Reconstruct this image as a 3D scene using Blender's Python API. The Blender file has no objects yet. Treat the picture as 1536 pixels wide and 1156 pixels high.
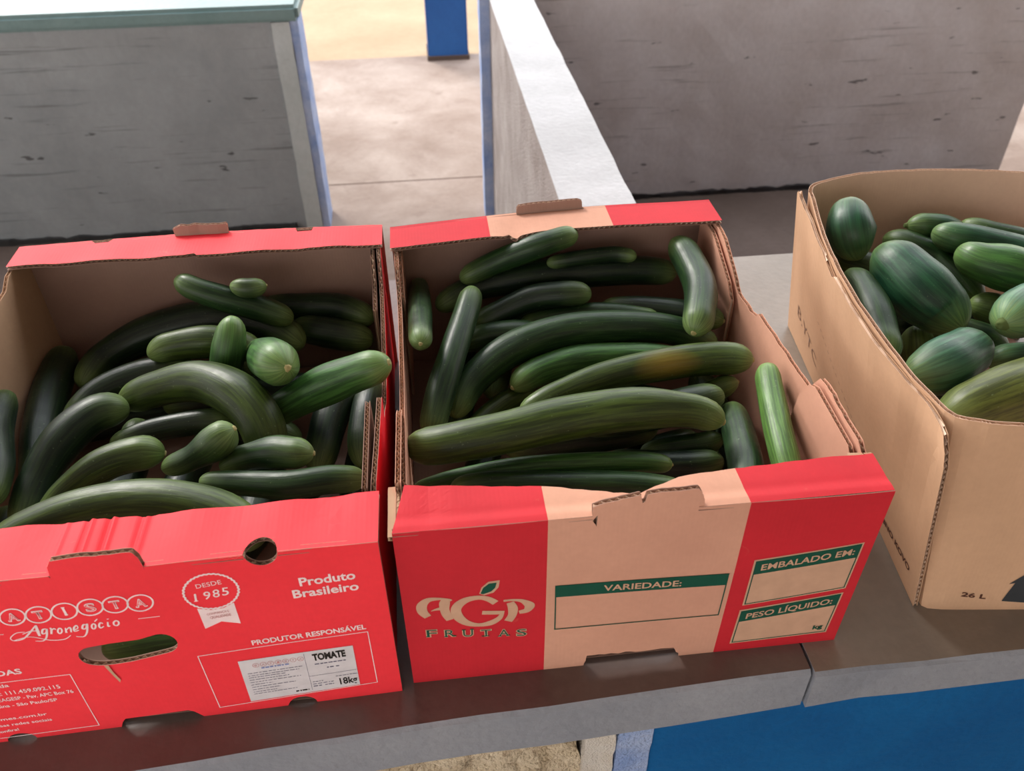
import bpy, bmesh, math, random
from mathutils import Vector, Matrix
from mathutils.geometry import tessellate_polygon
random.seed(7)
PI = math.pi
SC = bpy.context.scene
COL = SC.collection

# ---------------------------------------------------------------- camera
cam_d = bpy.data.cameras.new('camera'); cam = bpy.data.objects.new('camera', cam_d); COL.objects.link(cam)
CAM = Vector((0.04916, -0.45159, 0.72584)); P_, Y_, R_ = 0.680532, -0.107640, -0.010336
_f = Vector((0, math.cos(P_), -math.sin(P_))); _u = Vector((0, math.sin(P_), math.cos(P_))); _x = Vector((1, 0, 0))
_x, _u = math.cos(R_)*_x + math.sin(R_)*_u, -math.sin(R_)*_x + math.cos(R_)*_u
_rz = Matrix.Rotation(Y_, 3, 'Z'); _f, _u, _x = _rz @ _f, _rz @ _u, _rz @ _x
cam.matrix_world = Matrix(((_x.x, _u.x, -_f.x, CAM.x), (_x.y, _u.y, -_f.y, CAM.y), (_x.z, _u.z, -_f.z, CAM.z), (0, 0, 0, 1)))
cam_d.sensor_fit = 'HORIZONTAL'; cam_d.sensor_width = 36.0; cam_d.lens = 36.0*1250/1536
cam_d.clip_start = 0.02; cam_d.clip_end = 200
cam_d.dof.use_dof = True; cam_d.dof.focus_distance = 0.85; cam_d.dof.aperture_fstop = 9.0
SC.camera = cam

# ---------------------------------------------------------------- world, sun, exposure
wd = bpy.data.worlds.new('world'); SC.world = wd; wd.use_nodes = True
wn = wd.node_tree.nodes; wl = wd.node_tree.links; wn.clear()
wo = wn.new('ShaderNodeOutputWorld'); wb = wn.new('ShaderNodeBackground')
tc = wn.new('ShaderNodeTexCoord'); sx = wn.new('ShaderNodeSeparateXYZ'); rp = wn.new('ShaderNodeValToRGB')
wl.new(tc.outputs['Generated'], sx.inputs[0]); wl.new(sx.outputs['Z'], rp.inputs[0])
rp.color_ramp.elements[0].position = 0.0; rp.color_ramp.elements[0].color = (1.0, 0.95, 0.90, 1)
rp.color_ramp.elements[1].position = 0.8; rp.color_ramp.elements[1].color = (0.88, 0.93, 1.0, 1)
wl.new(rp.outputs[0], wb.inputs[0]); wb.inputs[1].default_value = 4.0
wl.new(wb.outputs[0], wo.inputs[0])
sun_d = bpy.data.lights.new('sun', 'SUN'); sun_d.energy = 4.0; sun_d.angle = math.radians(16); sun_d.color = (1, 0.95, 0.88)
sun = bpy.data.objects.new('sun', sun_d); COL.objects.link(sun)
sun.rotation_euler = Vector((0.42, -0.70, -0.62)).to_track_quat('-Z', 'Y').to_euler()
SC.view_settings.view_transform = 'Standard'; SC.view_settings.look = 'None'
SC.view_settings.exposure = -0.28; SC.view_settings.gamma = 1.0; SC.view_settings.use_curve_mapping = False
SC.cycles.max_bounces = 8; SC.cycles.diffuse_bounces = 4

# ---------------------------------------------------------------- helpers
def tag(o, label=None, cat=None, group=None, kind=None):
    if label: o['label'] = label
    if cat: o['category'] = cat
    if group: o['group'] = group
    if kind: o['kind'] = kind
    return o
def empty(name, loc=(0, 0, 0)):
    o = bpy.data.objects.new(name, None); COL.objects.link(o); o.location = loc; o.empty_display_size = .05; return o
def mesh_obj(name, verts, faces, mats, parent=None, slots=None, smooth=False):
    me = bpy.data.meshes.new(name); me.from_pydata([tuple(v) for v in verts], [], faces)
    for m in (mats if isinstance(mats, (list, tuple)) else [mats]): me.materials.append(m)
    if slots: me.polygons.foreach_set('material_index', slots)
    if smooth: me.polygons.foreach_set('use_smooth', [True]*len(me.polygons))
    me.update()
    o = bpy.data.objects.new(name, me); COL.objects.link(o)
    if parent:
        o.parent = parent
        p = parent; off = Vector()
        while p: off += Vector(p.location); p = p.parent
        if off.length > 0: me.transform(Matrix.Translation(-off))
    return o
def box(name, lo, hi, m, parent=None, bev=0.0, sub=0, noise=0.0):
    bm = bmesh.new(); bmesh.ops.create_cube(bm, size=1)
    for v in bm.verts: v.co = Vector([(lo[i]+hi[i])/2 + v.co[i]*(hi[i]-lo[i]) for i in range(3)])
    if bev: bmesh.ops.bevel(bm, geom=bm.edges[:], offset=bev, segments=2, affect='EDGES')
    if sub:
        for ax in range(3):
            n = int((hi[ax]-lo[ax])/sub)
            no = Vector([1 if i == ax else 0 for i in range(3)])
            for k in range(1, n):
                bmesh.ops.bisect_plane(bm, geom=bm.verts[:]+bm.edges[:]+bm.faces[:], plane_co=no*(lo[ax]+k*(hi[ax]-lo[ax])/n), plane_no=no)
    if noise:
        from mathutils import noise as N
        bm.normal_update()
        for v in bm.verts: v.co += v.normal*(N.noise(v.co*9)+.5*N.noise(v.co*33)+.35*N.noise(v.co*90))*noise
    me = bpy.data.meshes.new(name); bm.to_mesh(me); bm.free(); me.materials.append(m)
    o = bpy.data.objects.new(name, me); COL.objects.link(o)
    if parent:
        o.parent = parent; me.transform(Matrix.Translation(-Vector(parent.location)))
    return o

# ---------------------------------------------------------------- materials
class NT:
    def __init__(s, name, rough=.7, spec=.5):
        s.m = bpy.data.materials.new(name); s.m.use_nodes = True; s.t = s.m.node_tree; s.n = s.t.nodes; s.l = s.t.links
        s.b = s.n['Principled BSDF']; s.b.inputs['Roughness'].default_value = rough; s.b.inputs['Specular IOR Level'].default_value = spec
    def new(s, t, **k):
        x = s.n.new(t)
        for a, v in k.items(): setattr(x, a, v)
        return x
    def coord(s, kind='Object', scale=(1, 1, 1), rot=(0, 0, 0)):
        c = s.new('ShaderNodeTexCoord'); m = s.new('ShaderNodeMapping'); s.l.new(c.outputs[kind], m.inputs[0])
        m.inputs['Scale'].default_value = scale; m.inputs['Rotation'].default_value = rot; return m.outputs[0]
    def noise(s, vec, scale, det=4, rough=.55, dist=0):
        x = s.new('ShaderNodeTexNoise'); x.inputs['Scale'].default_value = scale; x.inputs['Detail'].default_value = det
        x.inputs['Roughness'].default_value = rough; x.inputs['Distortion'].default_value = dist; s.l.new(vec, x.inputs['Vector']); return x.outputs['Fac']
    def ramp(s, fac, *st):
        r = s.new('ShaderNodeValToRGB'); e = r.color_ramp.elements
        while len(e) < len(st): e.new(.5)
        for i, (p, c) in enumerate(st):
            e[i].position = p; e[i].color = (*c, 1) if isinstance(c, (tuple, list)) else (c, c, c, 1)
        s.l.new(fac, r.inputs[0]); return r.outputs[0]
    def mix(s, fac, a, b, blend='MIX'):
        x = s.new('ShaderNodeMix', data_type='RGBA', blend_type=blend)
        for sock, v in ((0, fac), (6, a), (7, b)):
            if hasattr(v, 'is_output') or hasattr(v, 'links'): s.l.new(v, x.inputs[sock])
            elif isinstance(v, (tuple, list)): x.inputs[sock].default_value = (*v, 1)
            else: x.inputs[sock].default_value = v
        return x.outputs[2]
    def color(s, c): s.l.new(c, s.b.inputs['Base Color'])
    def bump(s, h, strength=.3, dist=.002):
        b = s.new('ShaderNodeBump'); b.inputs['Strength'].default_value = strength; b.inputs['Distance'].default_value = dist
        s.l.new(h, b.inputs['Height']); s.l.new(b.outputs[0], s.b.inputs['Normal']); return b

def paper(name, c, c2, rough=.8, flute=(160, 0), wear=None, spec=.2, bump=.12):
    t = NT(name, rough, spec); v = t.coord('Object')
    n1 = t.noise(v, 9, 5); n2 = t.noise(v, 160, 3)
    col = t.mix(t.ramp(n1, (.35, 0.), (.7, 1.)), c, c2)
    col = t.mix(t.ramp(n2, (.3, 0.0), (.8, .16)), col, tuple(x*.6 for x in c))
    if wear:
        n3 = t.noise(v, 34, 8, .7, .6)
        col = t.mix(t.ramp(n3, (.66, 0.), (.74, .55)), col, wear)
    t.color(col)
    w = t.new('ShaderNodeTexWave', wave_type='BANDS', bands_direction='X'); w.inputs['Scale'].default_value = flute[0]/6.283*3.1
    w.inputs['Distortion'].default_value = .6; t.l.new(v, w.inputs['Vector'])
    h = t.mix(.75, w.outputs['Fac'], t.noise(v, 40, 6, .6))
    t.bump(h, bump, .0016)
    return t.m
KR = (0.58, 0.37, 0.235); KR2 = (0.50, 0.31, 0.20)
M_KRAFT = paper('kraft_board', KR, KR2)
M_KRAFT_PINK = paper('kraft_board_pinkish', (0.66, 0.345, 0.240), (0.58, 0.295, 0.205))
M_KRAFT_SHADE = paper('kraft_board_shaded', (0.36, 0.22, 0.17), (0.30, 0.18, 0.14))  # kraft darkened in colour to stand for the shade inside the boxes
M_KRAFT_TAN = paper('kraft_board_tan', (0.60, 0.37, 0.23), (0.53, 0.325, 0.20))
M_CORE = paper('fluted_core', (0.80, 0.60, 0.46), (0.70, 0.50, 0.37))
M_RED_L = paper('red_print_bright', (0.93, 0.045, 0.060), (0.88, 0.038, 0.052), .6, wear=(0.80, .12, .10), spec=.2, bump=.06)  # brighter red, partly in place of stronger light on the left box
M_RED_M = paper('red_print_deep', (0.60, 0.022, 0.034), (0.52, 0.020, 0.030), .65, wear=(.60, .12, .09), spec=.2, bump=.08)  # deeper red, partly in place of weaker light on the middle box
def plain(name, c, rough=.6, spec=.3):
    t = NT(name, rough, spec); t.color(t.mix(t.ramp(t.noise(t.coord(), 60, 3), (.3, 0.), (.7, 1.)), c, tuple(x*.88 for x in c))); return t.m
M_INKW = plain('pale_ink', (0.92, 0.72, 0.72))
M_INKK = plain('kraft_ink', (0.60, 0.36, 0.24))
M_GREEN = plain('green_ink', (0.004, 0.075, 0.045))
M_BLACK = plain('black_ink', (0.02, 0.016, 0.014))
M_BROWNINK = plain('brown_ink', (0.10, 0.04, 0.025))
M_LABEL = plain('label_paper', (0.70, 0.66, 0.68), .5)
M_GREYINK = plain('grey_ink', (0.16, 0.15, 0.22))
M_FAINT = plain('faint_red_ink', (0.62, 0.28, 0.28))

def concrete(name, c, c2, rough=.6, lines=0.0, scale=1.0, spots=0.0, bump=.3, spec=.4, spotcol=(.02, .018, .02)):
    t = NT(name, rough, spec); v = t.coord('Object')
    n = t.noise(v, 2.6*scale, 7, .62, .3)
    col = t.mix(t.ramp(n, (.35, 0.), (.68, 1.)), c, c2)
    fine = t.noise(v, 55*scale, 5)
    col = t.mix(t.ramp(fine, (.3, .0), (.8, .22)), col, tuple(x*.55 for x in c))
    h = fine
    if lines:
        vl = t.coord('Object', (1.2, 1.2, 26))
        ln = t.noise(vl, 2.2, 4, .6, .15)
        col = t.mix(t.ramp(ln, (.60, 0.), (.70, lines)), col, tuple(x*.35 for x in c))
        vs = t.coord('Object', (5, 5, 15))
        sp = t.noise(vs, 1.9, 3, .5)
        col = t.mix(t.ramp(sp, (.70, 0.), (.735, lines*1.4)), col, spotcol)
        h = t.mix(.5, fine, ln)
    if spots:
        s2 = t.noise(v, 7*scale, 6, .7)
        col = t.mix(t.ramp(s2, (.58, 0.), (.70, spots)), col, spotcol)
    t.color(col); t.bump(h, bump, .006)
    return t.m
M_FLOOR = concrete('worn_floor_concrete', (0.23, 0.16, 0.125), (0.38, 0.30, 0.255), .8, scale=1.1, spots=.45, spotcol=(.17, .11, .085))
M_YARD = concrete('pale_ground', (0.33, 0.225, 0.135), (0.43, 0.30, 0.19), .9, scale=.6)  # paler ground beyond the floor edge
M_PANEL_L = concrete('blue_grey_painted_concrete', (0.23, 0.25, 0.265), (0.31, 0.335, 0.35), .45, lines=.55)
M_PANEL_R = concrete('grey_painted_concrete', (0.58, 0.525, 0.515), (0.74, 0.70, 0.715), .5, lines=.5)
M_TEAL = concrete('teal_grey_paint', (0.12, 0.20, 0.20), (0.17, 0.25, 0.25), .4)
M_PILLAR = concrete('pale_grey_paint', (0.38, 0.42, 0.42), (0.48, 0.52, 0.53), .6, spots=.25)
M_LBLUE = concrete('light_blue_paint', (0.22, 0.33, 0.62), (0.48, 0.56, 0.74), .7, scale=4, spots=.25, spotcol=(.6, .62, .68), bump=.9)
M_BLUE = concrete('blue_paint', (0.004, 0.085, 0.26), (0.006, 0.12, 0.33), .7, spec=.15, scale=1.5, spots=.12, spotcol=(.01, .10, .20))
M_POST = concrete('blue_post_paint', (0.010, 0.085, 0.30), (0.016, 0.11, 0.36), .5)
M_SIDE = concrete('rough_render', (0.25, 0.21, 0.195), (0.37, 0.33, 0.315), .9, scale=3, bump=1.0)
M_WTOP = concrete('pale_smooth_concrete', (0.34, 0.33, 0.335), (0.44, 0.43, 0.44), .45, scale=1.5)
M_SLAB_L = concrete('brown_stained_slab', (0.115, 0.078, 0.070), (0.165, 0.125, 0.112), .32, scale=1.6, spots=.3, spotcol=(.06, .035, .035), bump=.08)
M_SLAB_R = concrete('grey_brown_slab', (0.20, 0.165, 0.135), (0.26, 0.22, 0.185), .32, scale=1.4, spots=.2, spotcol=(.10, .08, .07), bump=.08)
M_LIP = concrete('grey_painted_lip', (0.22, 0.235, 0.27), (0.30, 0.31, 0.34), .6, scale=2)
M_STONE = concrete('rough_raw_stone', (0.50, 0.36, 0.20), (0.95, 0.82, 0.62), .95, scale=4, spots=.8, spotcol=(.13, .085, .045), bump=1.5)
M_PLASTER = concrete('chipped_white_plaster', (0.85, 0.76, 0.64), (0.95, 0.90, 0.82), .9, scale=9, bump=1.0)
M_FLOOR_SHADE = concrete('dark_brown_floor_shade', (.095, .065, .052), (.14, .10, .085), .85, spots=.3, spotcol=(.05, .035, .03))  # shade behind the counters put into a dark brown floor colour
M_BOUNCE = concrete('white_bounce_paint', (.76, .74, .70), (.82, .80, .77), .9)  # white so the added front wall bounces light onto the box fronts
M_ROOF = concrete('roof_concrete', (0.34, 0.32, 0.30), (0.40, 0.38, 0.36), .9)

def cucumber_mat(name='cucumber_skin', patch=False):
    t = NT(name, .40, .38); b = t.b
    at = t.new('ShaderNodeAttribute', attribute_name='flow'); ft = t.new('ShaderNodeAttribute', attribute_name='tip')
    oi = t.new('ShaderNodeObjectInfo')
    mp = t.new('ShaderNodeMapping'); t.l.new(at.outputs['Vector'], mp.inputs[0]); mp.inputs['Scale'].default_value = (1.15, 1.15, .45)
    ad = t.new('ShaderNodeVectorMath', operation='ADD'); t.l.new(mp.outputs[0], ad.inputs[0])
    cv = t.new('ShaderNodeCombineXYZ'); t.l.new(oi.outputs['Random'], cv.inputs[0]); t.l.new(oi.outputs['Random'], cv.inputs[2])
    ml = t.new('ShaderNodeVectorMath', operation='SCALE'); ml.inputs['Scale'].default_value = 37; t.l.new(cv.outputs[0], ml.inputs[0]); t.l.new(ml.outputs[0], ad.inputs[1])
    streak = t.noise(ad.outputs[0], 5.5, 5, .6, .1)
    base = oi.outputs['Color']
    light = t.mix(.10, base, (0.10, 0.18, 0.05))
    dark = t.mix(.6, base, (0.003, 0.010, 0.006))
    col = t.mix(t.ramp(streak, (.42, 0.), (.62, 1.)), dark, light)
    v = t.coord('Object')
    blotch = t.noise(v, 11, 4, .5)
    col = t.mix(t.ramp(blotch, (.52, 0.), (.75, .35)), col, light)
    if patch:     # ripe yellow patch on the flank
        d = t.new('ShaderNodeVectorMath', operation='SUBTRACT'); t.l.new(v, d.inputs[0]); d.inputs[1].default_value = patch
        m_ = t.new('ShaderNodeMapping'); t.l.new(d.outputs[0], m_.inputs[0]); m_.inputs['Scale'].default_value = (22, 30, 45)
        ln = t.new('ShaderNodeVectorMath', operation='LENGTH'); t.l.new(m_.outputs[0], ln.inputs[0])
        col = t.mix(t.ramp(ln.outputs['Value'], (.25, .75), (1.0, 0.)), col, (0.36, 0.24, 0.035))
    # paler, yellow-green tip
    tipf = t.ramp(ft.outputs['Fac'], (0.0, .75), (.55, .18), (1.0, 0.))
    streak2 = t.noise(ad.outputs[0], 9, 3, .5)
    tm = t.new('ShaderNodeMath', operation='MULTIPLY'); t.l.new(tipf, tm.inputs[0]); t.l.new(t.ramp(streak2, (.35, .45), (.65, 1.)), tm.inputs[1])
    col = t.mix(tm.outputs[0], col, (0.26, 0.38, 0.12))
    specks = t.noise(v, 260, 2, .5)
    col = t.mix(t.ramp(specks, (.70, 0.), (.76, .35)), col, (0.22, 0.30, 0.16))
    t.color(col)
    rn = t.noise(v, 45, 4); t.l.new(t.ramp(rn, (.3, .33), (.7, .50)), b.inputs['Roughness'])
    h = t.mix(.35, streak, t.noise(v, 120, 4, .6))
    t.bump(h, .32, .0016)
    return t.m
M_CUC = cucumber_mat()
M_SCAR = plain('dry_scar', (0.42, 0.36, 0.16), .8)
M_STUB = plain('stem_stub', (0.10, 0.14, 0.04), .8)

# ---------------------------------------------------------------- setting
def structure(name, lo, hi, m, **k): return tag(box(name, lo, hi, m, **k), kind='structure')
structure('floor', (-7, -5, -.95), (9, 4.45, -.80), M_FLOOR)
tag(box('ground', (-30, 4.452, -.99), (34, 60, -.83), M_YARD), kind='structure')
tag(box('ceiling', (-9, -6, 2.75), (11, 1.7, 2.90), M_ROOF), kind='structure')  # unseen market roof, its edge placed to let sky light in from behind
tag(box('trim_2', (-9, 4.34, 2.751), (11, 4.62, 3.0), M_ROOF), kind='structure')      # beam on the posts
tag(box('bounce_wall_front', (-.3, -3.2, -.799), (11, -3.0, 2.749), M_BOUNCE), kind='structure')  # unseen wall added to cut the front light and bounce some back
tag(box('light_block_right', (6.0, -3.99, -.799), (6.2, 1.69, 2.749), M_ROOF), kind='structure')  # unseen wall added to dim the light from the right
# expansion joint in the floor
tag(box('trim_1', (-2.2, 2.825, -.8002), (2.6, 2.833, -.7992), plain('joint_dirt', (.12, .075, .055), .9)), kind='structure')

post = box('roof_post', (.118, 4.36, -.80), (.342, 4.58, 2.75), M_POST, bev=.008)
tag(post, 'blue painted square post standing at the far edge of the floor', 'post')
hs = box('post_base', (.112, 4.352, -.80), (.348, 4.588, -.775), plain('dark_post_base', (.10, .07, .06), .9), post)  # post darker at its foot

# near stall: counter slabs, its side wall and its back wall
stall = empty('market_stall', (0, .35, -.80))
tag(stall, 'concrete stall base under the counter slabs, blue painted in front, walled at the back', 'counter')
def slab(x0, x1, yf, t, m, jag=()):
    """top slab: front edge line yf(x); grey painted lip in front"""
    n = 40; xs = [x0+(x1-x0)*i/n for i in range(n+1)]
    rnd = random.Random(5); V = []; F = []; S = []
    for i, x in enumerate(xs):
        y = yf(x)+rnd.uniform(-.0008, .0008); tt = t(x)+rnd.uniform(-.001, .001)
        V += [(x, .738, 0), (x, y+.004, 0), (x, y, -.004+rnd.uniform(-.001, .001)), (x, y-.001, -tt), (x, .738, -tt)]
    for i in range(n):
        a = i*5; b = a+5
        for k in range(4):
            F.append((a+k, a+k+1, b+k+1, b+k)); S.append(0 if k == 0 else 1)
        F.append((a+4, a, b, b+4)); S.append(1)
    F.append((0, 4, 3, 2, 1)); F.append(tuple(n*5+k for k in range(5))); S += [1, 1]
    return mesh_obj('counter_slab', V, F, [m, M_LIP], None, S)
tag(slab(-2.2, .3836, lambda x: -.0475+(.033*(x+.026) if x > -.026 else .0585*(x+.026)), lambda x: .062 if x < .36 else .062-.006*(x-.36)/.023, M_SLAB_L), 'long dark brown stained counter slab with grey front edge under the two red boxes', 'countertop')
tag(slab(.3866, 2.6, lambda x: -.0385, lambda x: .049 if x > .40 else .049+.006*(.40-x)/.0134, M_SLAB_R), 'lighter grey-brown counter slab under the plain brown box, right of the crack', 'countertop')
def wob(name, lo, hi, m, sub, noise): return box(name, lo, hi, m, stall, sub=sub, noise=noise)
box('front_wall', (.2385, -.026, -.80), (2.6, .05, -.063), M_BLUE, stall, sub=.06, noise=.0025)
box('corner_strip', (.2015, -.0275, -.80), (.2375, .05, -.065), M_LBLUE, stall, sub=.012, noise=.002)
box('plaster_edge', (.166, -.0255, -.80), (.2005, .05, -.065), M_PLASTER, stall, sub=.012, noise=.004)
box('rubble_wall', (-2.2, -.018, -.80), (.170, .05, -.066), M_STONE, stall, sub=.008, noise=.018)
box('side_wall', (.302, .742, -.80), (.434, 2.46, 0.0), M_SIDE, stall, sub=.06, noise=.002)
box('floor_shade_sheet', (.436, .75, -.7995), (2.4, 2.53, -.79), M_FLOOR_SHADE, stall)  # added dark sheet standing in for the shaded floor
box('side_wall_cap', (.298, .741, .0005), (.438, 2.46, .004), M_WTOP, stall, sub=.05, noise=.0018)
box('end_strip', (.268, 2.462, -.80), (.302, 2.53, .0), M_LBLUE, stall, sub=.03, noise=.003)
box('back_wall', (.3025, 2.5305, -.80), (2.40, 2.60, -.02), M_PANEL_R, stall, sub=.08, noise=.003)
box('back_slab', (.3025, 2.535, -.0195), (2.45, 3.2, .03), M_WTOP, stall, bev=.006)
box('back_wall_foot', (.44, 2.518, -.80), (2.40, 2.53, -.772), plain('grime', (.035, .03, .03), .9), stall, sub=.022, noise=.014)

far = empty('market_stall', (-1.2, 2.6, -.80))
tag(far, 'blue-grey painted concrete stall across the aisle, teal edge on top', 'counter')
box('front_panel', (-3.2, 2.462, -.80), (-.412, 2.53, -.052), M_PANEL_L, far, sub=.08, noise=.003)
box('pillar', (-.411, 2.452, -.80), (-.352, 2.60, -.052), M_PILLAR, far, sub=.05, noise=.003)
box('side_strip', (-.3515, 2.458, -.80), (-.325, 2.60, -.052), M_LBLUE, far, sub=.03, noise=.004)
box('top_slab', (-3.2, 2.445, -.0515), (-.318, 3.25, 0.0), M_TEAL, far, bev=.012)
box('floor_shade_sheet', (-3.2, 1.6, -.7995), (-.42, 2.452, -.79), M_FLOOR_SHADE, far)  # another dark sheet, painted shade in front of the far stall
box('panel_foot', (-3.2, 2.45, -.80), (-.45, 2.4615, -.772), plain('grime_dark', (.03, .03, .03), .9), far, sub=.022, noise=.014)

# ---------------------------------------------------------------- corrugated board
def lerp(a, b, t): return a + (b-a)*t
def quad_map(bl, br, tl, tr, W, H, bump=None, nflip=1):
    bl, br, tl, tr = map(Vector, (bl, br, tl, tr))
    def f(u, v, w):
        s = u/W; t = v/H
        p = lerp(lerp(bl, br, s), lerp(tl, tr, s), t)
        n = (lerp(br, tr, t)-lerp(bl, tl, t)).cross(lerp(tl, tr, s)-lerp(bl, br, s)).normalized()*nflip
        if bump: p = p + n*bump(s, t)
        return p + n*w
    return f
def board(name, outline, mapf, parent, mats, holes=(), t=.0048, step=.014, cuts_u=(), cuts_v=(), slot=None, flute='v', period=.0066, inner=0):
    """real corrugated board: two liners and a fluted core. mats[0] inside, mats[1:] chosen by slot(u, v) outside; last is the core"""
    polys = [[Vector((p[0], p[1], 0)) for p in outline]] + [[Vector((p[0], p[1], 0)) for p in h] for h in holes]
    flat = [p for pl in polys for p in pl]
    bm = bmesh.new(); bv = [bm.verts.new(p) for p in flat]
    for tri in tessellate_polygon(polys):
        try: bm.faces.new([bv[i] for i in tri])
        except ValueError: pass
    us = [p.x for p in flat]; vs = [p.y for p in flat]
    def cut(ax, vals):
        no = Vector((1, 0, 0)) if ax == 0 else Vector((0, 1, 0))
        for c in vals:
            bmesh.ops.bisect_plane(bm, geom=bm.verts[:]+bm.edges[:]+bm.faces[:], plane_co=no*c, plane_no=no, dist=1e-6)
    nu = max(1, int((max(us)-min(us))/step)); nv = max(1, int((max(vs)-min(vs))/step))
    cut(0, [min(us)+(max(us)-min(us))*i/nu for i in range(1, nu)]); cut(1, [min(vs)+(max(vs)-min(vs))*i/nv for i in range(1, nv)])
    cut(0, cuts_u); cut(1, cuts_v)
    bmesh.ops.remove_doubles(bm, verts=bm.verts[:], dist=1e-6)
    bm.normal_update()
    for f in bm.faces:
        if f.normal.z < 0: f.normal_flip()
    bm.verts.ensure_lookup_table(); bm.verts.index_update()
    pv = [(v.co.x, v.co.y) for v in bm.verts]
    pf = [[v.index for v in f.verts] for f in bm.faces]
    be = []
    for e in bm.edges:
        if len(e.link_faces) == 1:
            l = e.link_loops[0]; be.append((l.vert.index, l.link_loop_next.vert.index))
    bm.free()
    V = []; F = []; S = []; nm = len(mats)-1
    lt = .0005
    for (w0, w1, outer) in ((0, lt, False), (t-lt, t, True)):
        o0 = len(V); V += [mapf(u, v, w0) for u, v in pv]; o1 = len(V); V += [mapf(u, v, w1) for u, v in pv]
        for f in pf:
            cu = sum(pv[i][0] for i in f)/len(f); cvv = sum(pv[i][1] for i in f)/len(f)
            F.append([o1+i for i in f]); S.append((slot(cu, cvv) if slot else 1) if outer else 0)
            F.append([o0+i for i in reversed(f)]); S.append(0)
        for a, b in be: F.append((o0+a, o0+b, o1+b, o1+a)); S.append(0)
    # fluted core
    sw = flute == 'u'
    rings = [[(p[1], p[0]) if sw else (p[0], p[1]) for p in pl] for pl in ([outline]+list(holes))]
    lo = min(p[0] for p in rings[0]); hi = max(p[0] for p in rings[0])
    k = 0; du = period/4; n = int((hi-lo)/du)
    for i in range(n):
        ua = lo+i*du; ub = ua+du; um = (ua+ub)/2; xs = []
        for r in rings:
            for a, b in zip(r, r[1:]+r[:1]):
                if (a[0] > um) != (b[0] > um): xs.append(a[1]+(b[1]-a[1])*(um-a[0])/(b[0]-a[0]))
        xs.sort()
        wa = 2*lt+(t-4*lt)*(.5+.5*math.sin(PI/2*i+.3)); wb_ = 2*lt+(t-4*lt)*(.5+.5*math.sin(PI/2*(i+1)+.3))
        for s0, s1 in zip(xs[::2], xs[1::2]):
            s0 += .0004; s1 -= .0004
            m = max(1, int((s1-s0)/.012)); o = len(V)
            for j in range(m+1):
                s = s0+(s1-s0)*j/m
                V += [mapf(*((s, ua) if sw else (ua, s)), wa), mapf(*((s, ub) if sw else (ub, s)), wb_)]
            for j in range(m): F.append((o+2*j, o+2*j+1, o+2*j+3, o+2*j+2)); S.append(nm)
    ob = mesh_obj(name, V, F, mats, parent, S)
    return ob
def arcpts(cx, cy, rx, ry, a0, a1, n): return [(cx+rx*math.cos(math.radians(a0+(a1-a0)*i/n)), cy+ry*math.sin(math.radians(a0+(a1-a0)*i/n))) for i in range(n+1)]
def ragged(p, q, n, amp, rnd):
    """points from p (included) to q (excluded), slightly torn"""
    return [(p[0]+(q[0]-p[0])*i/n+(rnd.uniform(-amp, amp) if i else 0), p[1]+(q[1]-p[1])*i/n+(rnd.uniform(-amp, amp) if i else 0)) for i in range(n)]

# print helpers: flat ink shapes lying on a board face
def ink_poly(name, face, polys, m, parent, lift=.0003, t=.0048):
    V = []; F = []
    for pl in polys:
        bm = bmesh.new(); bv = [bm.verts.new((p[0], p[1], 0)) for p in pl]
        for tri in tessellate_polygon([[Vector((p[0], p[1], 0)) for p in pl]]):
            try: bm.faces.new([bv[i] for i in tri])
            except ValueError: pass
        for ax in (0, 1):
            lo = min(p[ax] for p in pl); hi = max(p[ax] for p in pl); n = int((hi-lo)/.007)
            no = Vector((1, 0, 0)) if ax == 0 else Vector((0, 1, 0))
            for k in range(1, n+1):
                bmesh.ops.bisect_plane(bm, geom=bm.verts[:]+bm.edges[:]+bm.faces[:], plane_co=no*(lo+(hi-lo)*k/(n+1)), plane_no=no, dist=1e-6)
        bm.verts.index_update(); o = len(V); V += [face(v.co.x, v.co.y, t+lift) for v in bm.verts]
        F += [tuple(o+v.index for v in f.verts) for f in bm.faces]; bm.free()
    return mesh_obj(name, V, F, m, parent)
def ink_strokes(name, face, strokes, m, parent, lift=.00035, t=.0048, kw=1.0, dx=0):
    V = []; F = []
    for st in strokes:
        # smooth by catmull-rom
        P = [(p[0]-dx, p[1], p[2]*kw) for p in st]
        Q = []
        for i in range(len(P)-1):
            p0, p1, p2, p3 = P[max(i-1, 0)], P[i], P[i+1], P[min(i+2, len(P)-1)]
            k = 5 if len(P) < 30 and len(P) > 2 else 1
            for j in range(k):
                a = j/k; Q.append(tuple(.5*((2*p1[c])+(-p0[c]+p2[c])*a+(2*p0[c]-5*p1[c]+4*p2[c]-p3[c])*a*a+(-p0[c]+3*p1[c]-3*p2[c]+p3[c])*a**3) for c in range(3)))
        Q.append(P[-1]); o = len(V)
        for i, p in enumerate(Q):
            a = Q[max(i-1, 0)]; b = Q[min(i+1, len(Q)-1)]
            d = Vector((b[0]-a[0], b[1]-a[1])); d = d.normalized() if d.length > 0 else Vector((1, 0)); nx, ny = -d.y, d.x
            if math.hypot(P[0][0]-P[-1][0], P[0][1]-P[-1][1]) < 1e-5 and i in (0, len(Q)-1):
                a, b = Q[-2], Q[1]; d = Vector((b[0]-a[0], b[1]-a[1])).normalized(); nx, ny = -d.y, d.x
            V += [face(p[0]+nx*p[2]/2, p[1]+ny*p[2]/2, t+lift), face(p[0]-nx*p[2]/2, p[1]-ny*p[2]/2, t+lift)]
        for i in range(len(Q)-1): F.append((o+2*i, o+2*i+1, o+2*i+3, o+2*i+2))
    return mesh_obj(name, V, F, m, parent)
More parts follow.
